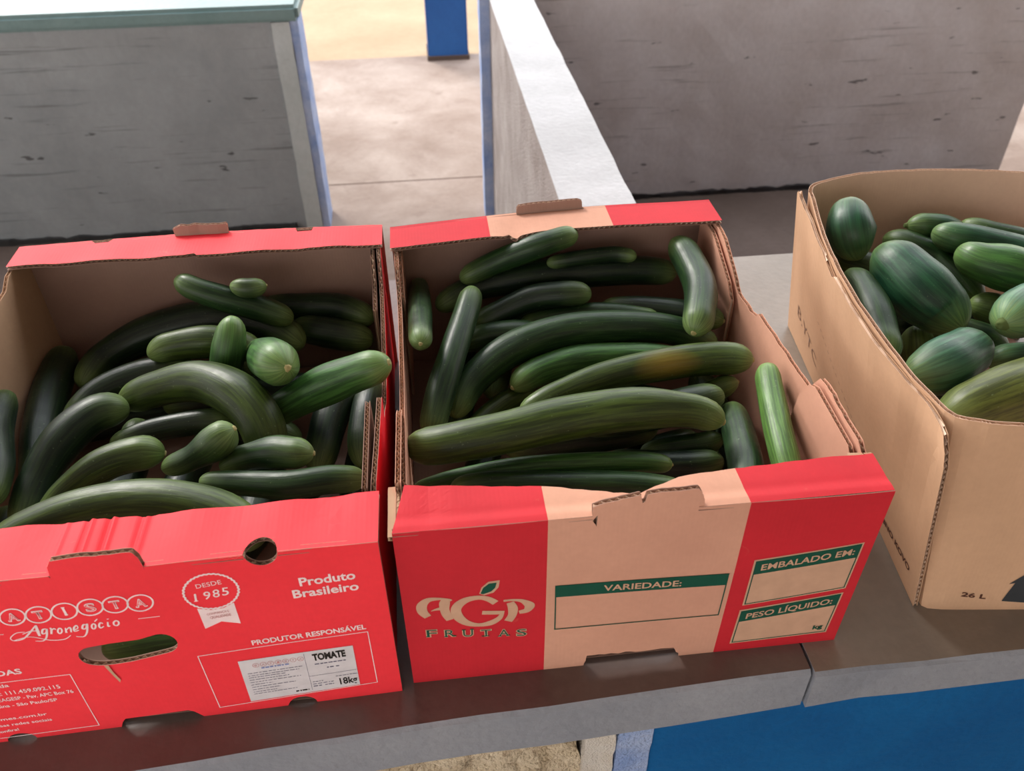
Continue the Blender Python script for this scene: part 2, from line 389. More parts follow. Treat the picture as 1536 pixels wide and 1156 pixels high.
def lettering(text, face, p0, p1, h, m, parent, name='lettering', bold=.0, shear=0., lift=.0004, t=.0048, space=1.0, outline=None, skew=0.0):
    """text from baseline point p0 to p1 with cap height h"""
    cu = bpy.data.curves.new('txt', 'FONT'); cu.body = text; cu.size = 1; cu.offset = bold; cu.shear = shear; cu.space_character = space; cu.resolution_u = 3
    ob = bpy.data.objects.new('txt', cu); COL.objects.link(ob)
    bpy.context.view_layer.update()
    me = bpy.data.meshes.new_from_object(ob); bpy.data.objects.remove(ob); bpy.data.curves.remove(cu)
    xs = [v.co.x for v in me.vertices]; x0, x1 = min(xs), max(xs); cap = .729
    for v in me.vertices:
        a = (v.co.x-x0)/(x1-x0); y = v.co.y/cap*h
        u = p0[0]+(p1[0]-p0[0])*a + skew*y; vv = p0[1]+(p1[1]-p0[1])*a+y
        v.co = face(u, vv, t+lift)
    me.materials.clear(); me.materials.append(m); me.name = name
    o = bpy.data.objects.new(name, me); COL.objects.link(o); o.parent = parent
    p = parent; off = Vector()
    while p: off += Vector(p.location); p = p.parent
    me.transform(Matrix.Translation(-off))
    return o
def frame_poly(a, b, c, d, w):
    """four thin bars round the quad a(bl) b(br) c(tr) d(tl)"""
    out = []
    for p, q in ((a, b), (b, c), (c, d), (d, a)):
        dx, dy = q[0]-p[0], q[1]-p[1]; L = math.hypot(dx, dy); nx, ny = -dy/L*w/2, dx/L*w/2; ex, ey = dx/L*w/2, dy/L*w/2
        out.append([(p[0]-ex-nx, p[1]-ey-ny), (q[0]+ex-nx, q[1]+ey-ny), (q[0]+ex+nx, q[1]+ey+ny), (p[0]-ex+nx, p[1]-ey+ny)])
    return out

STK = {"agp":[[[0.0209,0.1023,0.00692],[0.0167,0.1103,0.00893],[0.0169,0.1193,0.00915],[0.0226,0.1261,0.00614],[0.0317,0.1268,0.00335],[0.0406,0.1246,0.00279],[0.0427,0.1228,0.00223]],[[0.0388,0.1253,0.0067],[0.0367,0.1205,0.00949],[0.0362,0.1116,0.00837],[0.0375,0.103,0.00804],[0.0401,0.0954,0.0067]],[[0.0242,0.1103,0.00067],[0.0289,0.1121,0.00279],[0.0354,0.1133,0.00558]],[[0.0813,0.1147,0.00692],[0.075,0.121,0.00647],[0.0669,0.1242,0.00558],[0.0568,0.1227,0.00725],[0.0493,0.117,0.00893],[0.0459,0.1085,0.00937],[0.0483,0.0974,0.00937],[0.0554,0.0884,0.00737],[0.0656,0.0843,0.00491],[0.076,0.0857,0.00692],[0.0837,0.0914,0.00558],[0.0871,0.0986,0.00335]],[[0.069,0.1021,0.00536],[0.0792,0.1007,0.00536],[0.0888,0.0995,0.00513]],[[0.0921,0.0861,0.00781],[0.0959,0.0948,0.00804],[0.0965,0.1047,0.00893],[0.0942,0.1134,0.0067]],[[0.0883,0.1166,0.00268],[0.0961,0.1165,0.0029],[0.1044,0.1143,0.00446],[0.1108,0.1081,0.00871],[0.1114,0.1045,0.00893],[0.1086,0.0996,0.0067],[0.1021,0.0979,0.00469]]],"leafo":[[0.0673,0.1296],[0.0696,0.1379],[0.0756,0.1448],[0.0855,0.1457],[0.0843,0.1363],[0.0798,0.1295],[0.0715,0.1267]],"leafi":[[0.0684,0.1297],[0.0709,0.1373],[0.076,0.1425],[0.0828,0.143],[0.0813,0.1361],[0.0778,0.1315],[0.0707,0.1286]],"agro":[[[-0.2999,0.1529,0.00067],[-0.3067,0.1526,0.00083],[-0.3129,0.1472,0.00083],[-0.3113,0.1433,0.00083],[-0.3041,0.1446,0.00117],[-0.297,0.1509,0.0015],[-0.2895,0.1595,0.001]],[[-0.2889,0.1601,0.00134],[-0.2899,0.1539,0.00234],[-0.2906,0.1461,0.00184]],[[-0.3026,0.1504,0.00067],[-0.295,0.1533,0.001],[-0.2885,0.1522,0.00083]],[[-0.2826,0.1541,0.001],[-0.2857,0.1538,0.0015],[-0.2877,0.1487,0.0015],[-0.2848,0.1494,0.001],[-0.2825,0.1541,0.0015],[-0.2857,0.1447,0.0015],[-0.29,0.1396,0.001],[-0.296,0.1402,0.00067]],[[-0.2799,0.1549,0.001],[-0.2792,0.1531,0.00167],[-0.2812,0.1471,0.0015]],[[-0.2795,0.1515,0.00083],[-0.277,0.1538,0.00117],[-0.2763,0.1522,0.001]],[[-0.2721,0.1498,0.00134],[-0.2728,0.1483,0.00134],[-0.2737,0.1473,0.00134],[-0.2745,0.1468,0.00134],[-0.2752,0.1471,0.00134],[-0.2755,0.1481,0.00134],[-0.2754,0.1495,0.00134],[-0.2748,0.1511,0.00134],[-0.274,0.1524,0.00134],[-0.2732,0.1532,0.00134],[-0.2724,0.1532,0.00134],[-0.2719,0.1526,0.00134],[-0.2718,0.1513,0.00134],[-0.2721,0.1498,0.00134]],[[-0.2684,0.153,0.001],[-0.2696,0.1468,0.00167]],[[-0.2685,0.1502,0.00083],[-0.2653,0.1533,0.00117],[-0.2648,0.1511,0.0015],[-0.2658,0.147,0.00117]],[[-0.2629,0.1493,0.001],[-0.2592,0.1514,0.001],[-0.2593,0.1548,0.00117],[-0.2619,0.1523,0.0015],[-0.2629,0.1478,0.00134],[-0.2592,0.1486,0.00083]],[[-0.2515,0.1543,0.001],[-0.2539,0.1547,0.0015],[-0.256,0.1502,0.0015],[-0.2536,0.1498,0.001],[-0.2506,0.1557,0.00134],[-0.2538,0.1456,0.0015],[-0.258,0.1398,0.001],[-0.2638,0.1408,0.00067]],[[-0.2453,0.1512,0.00134],[-0.246,0.1497,0.00134],[-0.2468,0.1486,0.00134],[-0.2477,0.1482,0.00134],[-0.2483,0.1485,0.00134],[-0.2486,0.1495,0.00134],[-0.2485,0.1509,0.00134],[-0.2481,0.1524,0.00134],[-0.2473,0.1537,0.00134],[-0.2464,0.1545,0.00134],[-0.2457,0.1546,0.00134],[-0.2452,0.1539,0.00134],[-0.245,0.1527,0.00134],[-0.2453,0.1512,0.00134]],[[-0.2443,0.1573,0.001],[-0.2414,0.1602,0.00083]],[[-0.2389,0.1537,0.00117],[-0.2406,0.155,0.00134],[-0.2426,0.1516,0.0015],[-0.2423,0.1485,0.00134],[-0.2392,0.1501,0.00083]],[[-0.2348,0.1551,0.00117],[-0.2359,0.1496,0.0015],[-0.2342,0.1501,0.00083]],[[-0.2337,0.1591,0.0015],[-0.2336,0.1582,0.0015]],[[-0.2269,0.1521,0.00134],[-0.2275,0.1507,0.00134],[-0.2285,0.1497,0.00134],[-0.2295,0.1493,0.00134],[-0.2304,0.1497,0.00134],[-0.231,0.1506,0.00134],[-0.231,0.152,0.00134],[-0.2306,0.1534,0.00134],[-0.2298,0.1546,0.00134],[-0.2288,0.1553,0.00134],[-0.2278,0.1553,0.00134],[-0.227,0.1547,0.00134],[-0.2267,0.1535,0.00134],[-0.2269,0.1521,0.00134]],[[-0.3111,0.1437,0.00067],[-0.2981,0.1462,0.00067],[-0.2846,0.1395,0.00083],[-0.2737,0.1389,0.00083],[-0.2674,0.143,0.00067]]],"rule":[[[-0.211,0.1547,0.00067],[-0.194,0.1546,0.00067]],[[-0.327,0.1529,0.00067],[-0.3162,0.1527,0.00067]]],"discs":[[[-0.3128,0.1707,0.0015],[-0.3143,0.1679,0.0015],[-0.3165,0.1655,0.0015],[-0.3191,0.1637,0.0015],[-0.322,0.1627,0.0015],[-0.3249,0.1625,0.0015],[-0.3276,0.1631,0.0015],[-0.3297,0.1646,0.0015],[-0.3311,0.1668,0.0015],[-0.3317,0.1694,0.0015],[-0.3314,0.1723,0.0015],[-0.3303,0.1752,0.0015],[-0.3284,0.1777,0.0015],[-0.326,0.1798,0.0015],[-0.3232,0.1812,0.0015],[-0.3203,0.1819,0.0015],[-0.3176,0.1816,0.0015],[-0.3152,0.1806,0.0015],[-0.3134,0.1788,0.0015],[-0.3124,0.1764,0.0015],[-0.3121,0.1736,0.0015],[-0.3128,0.1707,0.0015]],[[-0.2931,0.1711,0.0015],[-0.2946,0.1683,0.0015],[-0.2967,0.1659,0.0015],[-0.2993,0.1641,0.0015],[-0.3023,0.163,0.0015],[-0.3052,0.1628,0.0015],[-0.3078,0.1635,0.0015],[-0.31,0.165,0.0015],[-0.3114,0.1672,0.0015],[-0.3121,0.1698,0.0015],[-0.3118,0.1727,0.0015],[-0.3108,0.1756,0.0015],[-0.3089,0.1781,0.0015],[-0.3065,0.1802,0.0015],[-0.3038,0.1816,0.0015],[-0.3009,0.1823,0.0015],[-0.2981,0.182,0.0015],[-0.2957,0.181,0.0015],[-0.2939,0.1792,0.0015],[-0.2928,0.1768,0.0015],[-0.2925,0.174,0.0015],[-0.2931,0.1711,0.0015]],[[-0.2733,0.1709,0.0015],[-0.2747,0.1681,0.0015],[-0.2768,0.1657,0.0015],[-0.2795,0.1638,0.0015],[-0.2824,0.1628,0.0015],[-0.2853,0.1626,0.0015],[-0.288,0.1633,0.0015],[-0.2902,0.1648,0.0015],[-0.2917,0.167,0.0015],[-0.2924,0.1696,0.0015],[-0.2922,0.1725,0.0015],[-0.2911,0.1754,0.0015],[-0.2894,0.1779,0.0015],[-0.287,0.18,0.0015],[-0.2842,0.1815,0.0015],[-0.2813,0.1821,0.0015],[-0.2785,0.1818,0.0015],[-0.2761,0.1808,0.0015],[-0.2742,0.179,0.0015],[-0.2731,0.1766,0.0015],[-0.2728,0.1738,0.0015],[-0.2733,0.1709,0.0015]],[[-0.2531,0.172,0.0015],[-0.2545,0.1692,0.0015],[-0.2565,0.1668,0.0015],[-0.2591,0.165,0.0015],[-0.262,0.1639,0.0015],[-0.2649,0.1637,0.0015],[-0.2677,0.1644,0.0015],[-0.2699,0.1659,0.0015],[-0.2714,0.1681,0.0015],[-0.2722,0.1707,0.0015],[-0.2721,0.1736,0.0015],[-0.2711,0.1765,0.0015],[-0.2693,0.1791,0.0015],[-0.267,0.1812,0.0015],[-0.2643,0.1826,0.0015],[-0.2614,0.1832,0.0015],[-0.2586,0.183,0.0015],[-0.2561,0.1819,0.0015],[-0.2542,0.1801,0.0015],[-0.253,0.1777,0.0015],[-0.2526,0.1749,0.0015],[-0.2531,0.172,0.0015]],[[-0.2329,0.1738,0.0015],[-0.2342,0.171,0.0015],[-0.2362,0.1686,0.0015],[-0.2388,0.1668,0.0015],[-0.2417,0.1657,0.0015],[-0.2446,0.1655,0.0015],[-0.2473,0.1662,0.0015],[-0.2496,0.1677,0.0015],[-0.2512,0.1699,0.0015],[-0.252,0.1725,0.0015],[-0.2519,0.1754,0.0015],[-0.251,0.1783,0.0015],[-0.2493,0.1809,0.0015],[-0.247,0.183,0.0015],[-0.2443,0.1844,0.0015],[-0.2414,0.185,0.0015],[-0.2385,0.1848,0.0015],[-0.236,0.1837,0.0015],[-0.2341,0.1819,0.0015],[-0.2328,0.1795,0.0015],[-0.2324,0.1767,0.0015],[-0.2329,0.1738,0.0015]],[[-0.2136,0.1737,0.0015],[-0.2149,0.1709,0.0015],[-0.2169,0.1685,0.0015],[-0.2194,0.1667,0.0015],[-0.2223,0.1656,0.0015],[-0.2253,0.1654,0.0015],[-0.228,0.1661,0.0015],[-0.2303,0.1676,0.0015],[-0.232,0.1698,0.0015],[-0.2328,0.1724,0.0015],[-0.2328,0.1753,0.0015],[-0.2319,0.1782,0.0015],[-0.2303,0.1808,0.0015],[-0.228,0.1829,0.0015],[-0.2253,0.1843,0.0015],[-0.2224,0.1849,0.0015],[-0.2195,0.1847,0.0015],[-0.217,0.1836,0.0015],[-0.215,0.1818,0.0015],[-0.2137,0.1794,0.0015],[-0.2132,0.1766,0.0015],[-0.2136,0.1737,0.0015]],[[-0.1947,0.1723,0.0015],[-0.1959,0.1695,0.0015],[-0.1978,0.167,0.0015],[-0.2004,0.1652,0.0015],[-0.2032,0.1641,0.0015],[-0.2062,0.1639,0.0015],[-0.209,0.1646,0.0015],[-0.2113,0.1661,0.0015],[-0.213,0.1683,0.0015],[-0.2139,0.171,0.0015],[-0.214,0.1739,0.0015],[-0.2131,0.1768,0.0015],[-0.2115,0.1794,0.0015],[-0.2092,0.1815,0.0015],[-0.2065,0.1829,0.0015],[-0.2036,0.1835,0.0015],[-0.2008,0.1833,0.0015],[-0.1982,0.1822,0.0015],[-0.1962,0.1804,0.0015],[-0.1948,0.178,0.0015],[-0.1943,0.1752,0.0015],[-0.1947,0.1723,0.0015]]],"discc":[[-0.3219,0.1722],[-0.3023,0.1726],[-0.2826,0.1724],[-0.2624,0.1736],[-0.2422,0.1753],[-0.2231,0.1753],[-0.2042,0.1738]],"seal":[[[-0.1279,0.1739,0.00179],[-0.1275,0.1719,0.00179],[-0.1289,0.1704,0.00179],[-0.129,0.1683,0.00179],[-0.1306,0.167,0.00179],[-0.131,0.165,0.00179],[-0.1329,0.1639,0.00179],[-0.1336,0.162,0.00179],[-0.1356,0.1613,0.00179],[-0.1367,0.1595,0.00179],[-0.1387,0.1591,0.00179],[-0.1401,0.1575,0.00179],[-0.1422,0.1574,0.00179],[-0.1438,0.1561,0.00179],[-0.1458,0.1564,0.00179],[-0.1477,0.1553,0.00179],[-0.1496,0.156,0.00179],[-0.1515,0.1553,0.00179],[-0.1533,0.1563,0.00179],[-0.1553,0.1559,0.00179],[-0.1568,0.1572,0.00179],[-0.1589,0.1572,0.00179],[-0.1601,0.1588,0.00179],[-0.1621,0.1591,0.00179],[-0.163,0.1609,0.00179],[-0.1649,0.1615,0.00179],[-0.1654,0.1634,0.00179],[-0.1672,0.1644,0.00179],[-0.1673,0.1664,0.00179],[-0.1688,0.1677,0.00179],[-0.1687,0.1697,0.00179],[-0.1699,0.1712,0.00179],[-0.1693,0.1732,0.00179],[-0.1703,0.1749,0.00179],[-0.1694,0.1768,0.00179],[-0.17,0.1787,0.00179],[-0.1688,0.1804,0.00179],[-0.1691,0.1824,0.00179],[-0.1677,0.1839,0.00179],[-0.1676,0.1858,0.00179],[-0.1659,0.1871,0.00179],[-0.1655,0.1891,0.00179],[-0.1636,0.1901,0.00179],[-0.1629,0.1919,0.00179],[-0.1609,0.1926,0.00179],[-0.1599,0.1943,0.00179],[-0.1579,0.1946,0.00179],[-0.1565,0.1962,0.00179],[-0.1545,0.1962,0.00179],[-0.1529,0.1975,0.00179],[-0.151,0.1972,0.00179],[-0.1492,0.1981,0.00179],[-0.1474,0.1975,0.00179],[-0.1455,0.1982,0.00179],[-0.1438,0.1973,0.00179],[-0.1419,0.1977,0.00179],[-0.1404,0.1965,0.00179],[-0.1384,0.1965,0.00179],[-0.1372,0.195,0.00179],[-0.1352,0.1947,0.00179],[-0.1343,0.1931,0.00179],[-0.1324,0.1925,0.00179],[-0.1319,0.1906,0.00179],[-0.1301,0.1897,0.00179],[-0.1299,0.1878,0.00179],[-0.1283,0.1865,0.00179],[-0.1285,0.1846,0.00179],[-0.1272,0.1831,0.00179],[-0.1276,0.1811,0.00179],[-0.1266,0.1794,0.00179],[-0.1274,0.1775,0.00179],[-0.1267,0.1757,0.00179],[-0.1279,0.1739,0.00179]]],"ribbon":[[-0.1638,0.158],[-0.1537,0.1543],[-0.1433,0.1547],[-0.1342,0.1599],[-0.1343,0.1322],[-0.1488,0.1379],[-0.1634,0.131]],"sealc":[-0.1485,0.1772]}
rnd = random.Random(11)
T = .0048

# ================================================================= middle box (red and kraft)
H = .215
mb = empty('cardboard_box', (.21, .26, 0))
tag(mb, 'open cardboard produce box with red and kraft front printed with a fruit logo', 'box', 'open produce boxes on the counter')
MM = [M_KRAFT_SHADE, M_KRAFT_PINK, M_RED_M, M_CORE]
def mslot(x0, W, xa=.1262, xb=.2957): return lambda u, v: 2 if (u+x0 < xa or u+x0 > xb) else 1
# front panel: u = x
W = .42
mfront = quad_map((0, T, 0), (.4195, T-.002, 0), (0, T+.001, H), (.4205, T-.003, H), W, H, lambda s, t: .0015*math.sin(s*PI)*math.sin(t*PI)+.001*math.sin(s*9)*t)
ol = [(0, 0), (.1655, 0)] + ragged((.1655, .0), (.168, .0165), 4, .0006, rnd) + ragged((.168, .0165), (.254, .0150), 14, .0012, rnd) + ragged((.254, .015), (.2605, 0), 4, .001, rnd) + [(.2605, 0), (W, 0), (W, H), (.2545, H)]
ol += [(.2575, H-.012), (.2555, H+.008), (.2515, H+.0175)] + ragged((.249, .2355), (.2085, .2345), 8, .0006, rnd) + [(.2070, .2335), (.2055, .2255), (.2035, .2245), (.2020, .2325)] + ragged((.2010, .2335), (.1640, .2265), 8, .0006, rnd) + [(.1625, .2245), (.1632, H-.006), (.1668, H-.013), (.1672, H)] + [(0, H)]
fp = board('front_panel', ol, mfront, mb, MM, slot=mslot(0, W), cuts_u=(.1262, .2957))
# front top flange: u = x, v = distance from the fold
def mfl(u, v, w):
    s = u/W; sag = -.004*math.exp(-((s-.48)/.13)**2)*(v/.05)
    return Vector((u, .0005+v-.003*s, H-T+w+sag+.0008*math.sin(s*23)*v/.05+.0005*math.exp(-((v-.006)/.005)**2)-.0005*math.exp(-((v-.016)/.006)**2)-.0016*math.exp(-((u-.03)/.012)**2)*min(1, v/.02)))
ol = [(0, 0), (.163, 0), (.163, .004), (.252, .004), (.252, 0), (W, 0), (W+.002, .0455)] + ragged((.4215, .0455), (.295, .041), 14, .0007, rnd) + ragged((.295, .041), (.245, .037), 5, .0007, rnd) + ragged((.245, .037), (.2065, .0235), 5, .0007, rnd) + [(.2050, .0215), (.2045, .012), (.2030, .0115), (.2015, .0215), (.1985, .0240)] + ragged((.1985, .024), (.168, .030), 5, .0007, rnd) + ragged((.168, .030), (.127, .0385), 5, .0006, rnd) + ragged((.127, .0385), (0, .0545), 12, .0006, rnd)
board('front_flange', ol, mfl, mb, MM, slot=mslot(0, W), cuts_u=(.1262, .2957), cuts_v=[.002*k for k in range(1, 12)], step=.01)
# kraft under-layer showing past the right and left ends of the flange
def mfl2(u, v, w): return Vector((u, .003+v, H-.0115+w))
board('end_flap', [(.404, 0), (.4245, -.002), (.4255, .047), (.404, .049)], mfl2, mb, [M_KRAFT]*3, step=.02)
board('end_flap', [(-.0040, .000), (.006, .000), (.006, .056), (-.0035, .056)], mfl2, mb, [M_KRAFT]*3, step=.02)
# back panel and flange
def yb(s): return .514+.024*math.sin(min(s*1.15, 1)*PI*.62)
def mback(u, v, w):
    s = u/W; return Vector((-.001+u*1.008, yb(s)-.006*(1-v/H)-T+w, v))
ol = [(0, 0), (W, 0), (W, H), (.250, H)] + [(.2495, H+.013), (.244, H+.016)] + ragged((.242, H+.016), (.170, H+.015), 8, .0005, rnd) + [(.166, H+.014), (.1635, H+.010), (.163, H)] + [(0, H)]
def mbackcurl(u, v, w):
    p = mback(u, min(v, H), w)
    if v > H: p = p+Vector((0, (v-H)*.15, (v-H)*.75))
    return p
board('back_panel', ol, mbackcurl, mb, MM, slot=mslot(0, W), step=.012, cuts_v=(H, H+.006))
def mbfl(u, v, w):
    s = u/W; return Vector((-.001+u*1.008, yb(s)-v, H-T+w-.004*math.exp(-((s-.37)/.05)**2)*(v/.05)))
ol = [(0, 0), (0, .054)] + ragged((0, .054), (.130, .055), 12, .0006, rnd) + [(.140, .054), (.148, .050), (.152, .0565), (.157, .060), (.162, .055)] + ragged((.165, .054), (W, .0585), 18, .0006, rnd) + [(W+.001, .0585), (W+.001, 0), (.252, 0), (.252, .006), (.163, .006), (.163, 0)]
board('back_flange', ol[::-1], mbfl, mb, MM, slot=mslot(0, W, .124, .281), cuts_u=(.124, .281), step=.012)
# side panels: u = y
def mright(u, v, w): return Vector((.4145+.0015*math.sin(v*14)+w+.004*math.sin(u*PI/.53)*v/H, u, v))
ol = [(.006, 0), (.530, 0), (.530, H-T-.001), (.462, H-T-.001), (.445, .206), (.425, .196)] + ragged((.405, .186), (.378, .170), 4, .0012, rnd) + ragged((.376, .169), (.327, .171), 6, .001, rnd) + [(.315, .176), (.312, .182)] + ragged((.30, .182), (.172, .189), 16, .0009, rnd) + [(.165, .190), (.156, .205), (.149, .215), (.135, .2175)] + ragged((.128, .217), (.052, .2135), 10, .0014, rnd) + [(.050, H-T-.001), (.006, H-T-.001)]
board('side_panel', ol, mright, mb, [M_KRAFT_PINK, M_KRAFT, M_KRAFT, M_CORE], step=.016)
def mtabr(u, v, w): return Vector((.4085+w, u, v))
board('corner_tab', [(.012, .02), (.090, .02), (.115, .05), (.150, .12), (.168, .152), (.163, .185), (.150, .208), (.138, .2135), (.060, .2085), (.055, .204), (.012, .204)], mtabr, mb, [M_KRAFT_PINK]*2+[M_CORE], step=.03)
board('corner_tab', [(.372, .02), (.515, .02), (.515, .204), (.47, .204), (.452, .200), (.39, .176), (.372, .16)], mtabr, mb, [M_KRAFT_PINK]*2+[M_CORE], step=.03)
def mleft(u, v, w): return Vector((.0065-w+.004*math.sin(u*PI/.53)*v/H, u, v))
ol = [(.530, 0), (.006, 0), (.006, H-T-.001), (.052, H-T-.001), (.054, .218)] + ragged((.056, .218), (.150, .219), 12, .0009, rnd) + [(.156, .212), (.160, .180)] + ragged((.165, .176), (.400, .176), 22, .0009, rnd) + [(.41, .186), (.43, .205), (.462, H-T-.001), (.525, H-T-.001)]
board('side_panel', ol[::-1], mleft, mb, [M_KRAFT_PINK, M_RED_M, M_RED_M, M_CORE], step=.016)
def mtabl(u, v, w): return Vector((.0075+w, u, v))
board('corner_tab', [(.012, .05), (.155, .05), (.155, .205), (.148, .213), (.058, .212), (.056, .205), (.012, .205)], mtabl, mb, [M_KRAFT_PINK]*2+[M_CORE], step=.03)
board('corner_tab', [(.41, .02), (.505, .02), (.505, .205), (.46, .205), (.41, .175)], mtabl, mb, [M_KRAFT_PINK]*2+[M_CORE], step=.03)
def mbase(u, v, w): return Vector((u, v, .0006+w))
board('base_panel', [(.007, .0065), (.4125, .0065), (.4125, .505), (.007, .505)], mbase, mb, [M_KRAFT_SHADE]*3, step=.1, period=.02)
# print on the front
MF = mfront
ink_strokes('logo_letters', MF, STK['agp'], M_INKK, fp)
ink_poly('logo_leaf_edge', MF, [STK['leafo']], M_INKK, fp)
ink_poly('logo_leaf', MF, [STK['leafi']], M_GREEN, fp, lift=.0005)
for k, ch in enumerate('FRUTAS'):
    x = .0182+k*.01635; y = .0733-.0128*(x-.0156)/.0964
    wd_ = .0088
    for nm, b, mm, lf in (('letter_edge', .055, M_INKK, .0004), ('letter', -.005, M_GREEN, .0006)):
        lettering(ch, MF, (x-(.0009 if b > 0 else 0), y-(.0004 if b > 0 else 0)), (x+wd_+(.0009 if b > 0 else 0), y-.0006), .0108, mm, fp, nm, bold=b, lift=lf)
    ser = []   # small slab serifs
    for sxx in ((0, 1) if ch in 'RUA' else ((.3, .7) if ch == 'T' else (0,))):
        yy = y+(.0100 if ch == 'U' else 0); cx = x+wd_*sxx+(.0006 if sxx == 0 else -.0006)
        if ch != 'S': ser.append([(cx-.0018, yy-.0002), (cx+.0018, yy-.0004), (cx+.0018, yy+.0008), (cx-.0018, yy+.0010)])
    if ser: ink_poly('serif', MF, ser, M_GREEN, fp, lift=.00065)
def field(a, b, c, d, band, txt, t0, t1, h, back=None, w=.0011):
    if back:
        e = .0022; ink_poly('field_ground', MF, [[(a[0]-e, a[1]-e), (b[0]+e, b[1]-e), (c[0]+e, c[1]+e), (d[0]-e, d[1]+e)]], M_INKK, fp)
    ink_poly('field_border', MF, frame_poly(a, b, c, d, w), M_GREEN, fp, lift=.0005)
    ink_poly('field_band', MF, [[(d[0], d[1]-band), (c[0], c[1]-band), c, d]], M_GREEN, fp, lift=.0006)
    lettering(txt, MF, t0, t1, h, M_INKK, fp, bold=.018, lift=.0009)
field((.1352, .0665), (.2905, .0640), (.2908, .1248), (.1345, .1303), .0155, 'VARIEDADE:', (.1775, .1176), (.2485, .1142), .0082)
field((.3140, .0770), (.4075, .0875), (.4082, .1488), (.3138, .1385), .0180, 'EMBALADO EM:', (.3195, .1262), (.4040, .1360), .0086, True)
field((.3122, .0150), (.4055, .0180), (.4072, .0770), (.3130, .0655), .0165, 'PESO L\u00cdQUIDO:', (.3185, .0536), (.4010, .0642), .0086, True)
lettering('kg', MF, (.3915, .0235), (.4015, .0245), .0066, M_GREEN, fp, bold=.03, lift=.0008)

# ================================================================= left box (bright red)
lb = empty('cardboard_box', (-.23, .26, 0))
tag(lb, 'open bright red cardboard produce box with white print and an oval hand hole', 'box', 'open produce boxes on the counter')
LM = [M_KRAFT_SHADE, M_RED_L, M_RED_L, M_CORE]
LX = -.457; LW = .446
lfront = quad_map((LX, -.017+T, 0), (LX+LW, -.007+T, 0), (LX, -.014+T, H), (LX+LW, -.006+T, H), LW, H, lambda s, t: .0012*math.sin(s*PI)*math.sin(t*PI)+.0008*math.sin(s*13+1)*t)
U = lambda x: x-LX
ol = [(0, 0), (U(-.3700), 0)] + arcpts(U(-.3560), 0, .0125, .0105, 180, 0, 10) + [(U(-.2690), 0), (U(-.2655), .0085), (U(-.2620), .0125), (U(-.2060), .0135), (U(-.2015), .010), (U(-.1950), 0)]
ol += [(U(-.1180), 0)] + arcpts(U(-.1040), 0, .0130, .0120, 180, 0, 10)[1:] + [(LW, 0), (LW, H)]
ol += [(U(-.0895), H)] + arcpts(U(-.1028), H+.0006, .0133, .0150, 0, -180, 14) + [(U(-.1161), H)]
ol += [(U(-.1905), H), (U(-.1905), H-.004), (U(-.1918), H+.010), (U(-.1945), H+.0165)] + ragged((U(-.196), H+.0175), (U(-.248), H+.0185), 10, .0006, rnd) + [(U(-.2545), H+.0165), (U(-.2585), H+.010), (U(-.2600), H-.002), (U(-.2610), H), (0, H)]
hole = arcpts(U(-.2020), .1180, .0125, .0135, -80, 95, 10) + [(U(-.2180), .1275), (U(-.2420), .1265)] + arcpts(U(-.2580), .1115, .0130, .0130, 100, 250, 9) + [(U(-.2560), .0975), (U(-.2440), .0975)] + [(U(-.232), .0985)]
lp = board('front_panel', ol, lfront, lb, LM, holes=[hole], step=.016)
def lfl(u, v, w):
    s = u/LW; return Vector((LX+u, -.0135+.0075*s+v, H-T+w+.0012*math.sin(s*40)*v/.05-.0015*math.exp(-((s-.52)/.02)**2)+.0016*sum(sg*math.exp(-((LX+u-c_)/.0022)**2) for c_, sg in ((-.262, .6), (-.246, -1), (-.242, 1), (-.229, -1), (-.225, 1.2), (-.2035, -1), (-.199, 1), (-.048, .5)))*min(1, v/.02)))
ol = [(0, 0), (U(-.2600), 0), (U(-.2600), .0045), (U(-.1905), .0045), (U(-.1905), 0), (U(-.1161), 0)] + arcpts(U(-.1028), 0, .0133, .0170, 180, 0, 14) + [(U(-.0895), 0), (LW, 0), (LW+.0005, .0545)] + ragged((LW, .0545), (U(-.2), .0545), 20, .0005, rnd) + [(U(-.2005), .052), (U(-.2025), .0545)] + ragged((U(-.204), .0545), (0, .0555), 20, .0005, rnd)
board('front_flange', ol, lfl, lb, LM, step=.010, cuts_u=[U(-.270+.0012*k) for k in range(64)])
def lyb(s): return .522+.008*math.sin(s*PI)
def lback(u, v, w):
    s = u/LW; p = Vector((LX+u, lyb(s)-.004*(1-min(v, H)/H)-T+w, min(v, H)))
    if v > H: p += Vector((0, (v-H)*.15+.0009*math.sin(u*180), (v-H)*.7))
    return p
ol = [(0, 0), (LW, 0), (LW, H), (U(-.205), H), (U(-.204), H+.012)] + ragged((U(-.206), H+.017), (U(-.268), H+.018), 8, .001, rnd) + [(U(-.2715), H+.012), (U(-.270), H)] + [(0, H)]
board('back_panel', ol, lback, lb, LM, step=.012, cuts_v=(H, H+.006))
def lbfl(u, v, w):
    s = u/LW; return Vector((LX+u, lyb(s)-v, H-T+w+.0008*math.sin(s*31)*v/.05))
ol = [(0, 0), (0, .048)] + ragged((0, .048), (U(-.240), .0555), 20, .0006, rnd) + [(U(-.238), .052), (U(-.235), .0565)] + ragged((U(-.233), .056), (LW, .050), 20, .0006, rnd) + [(LW, .050), (LW, 0), (U(-.0985), 0), (U(-.1000), .0085), (U(-.118), .0095), (U(-.121), 0), (U(-.2045), 0), (U(-.2045), .005), (U(-.270), .005), (U(-.270), 0), (U(-.346), 0), (U(-.350), .007), (U(-.366), .0075), (U(-.372), 0)]
board('back_flange', ol[::-1], lbfl, lb, LM, step=.012)
def lright(u, v, w): return Vector((-.0205+w+.007*math.sin(min(max(u, 0), .52)*PI/.52)*v/H, u, v))
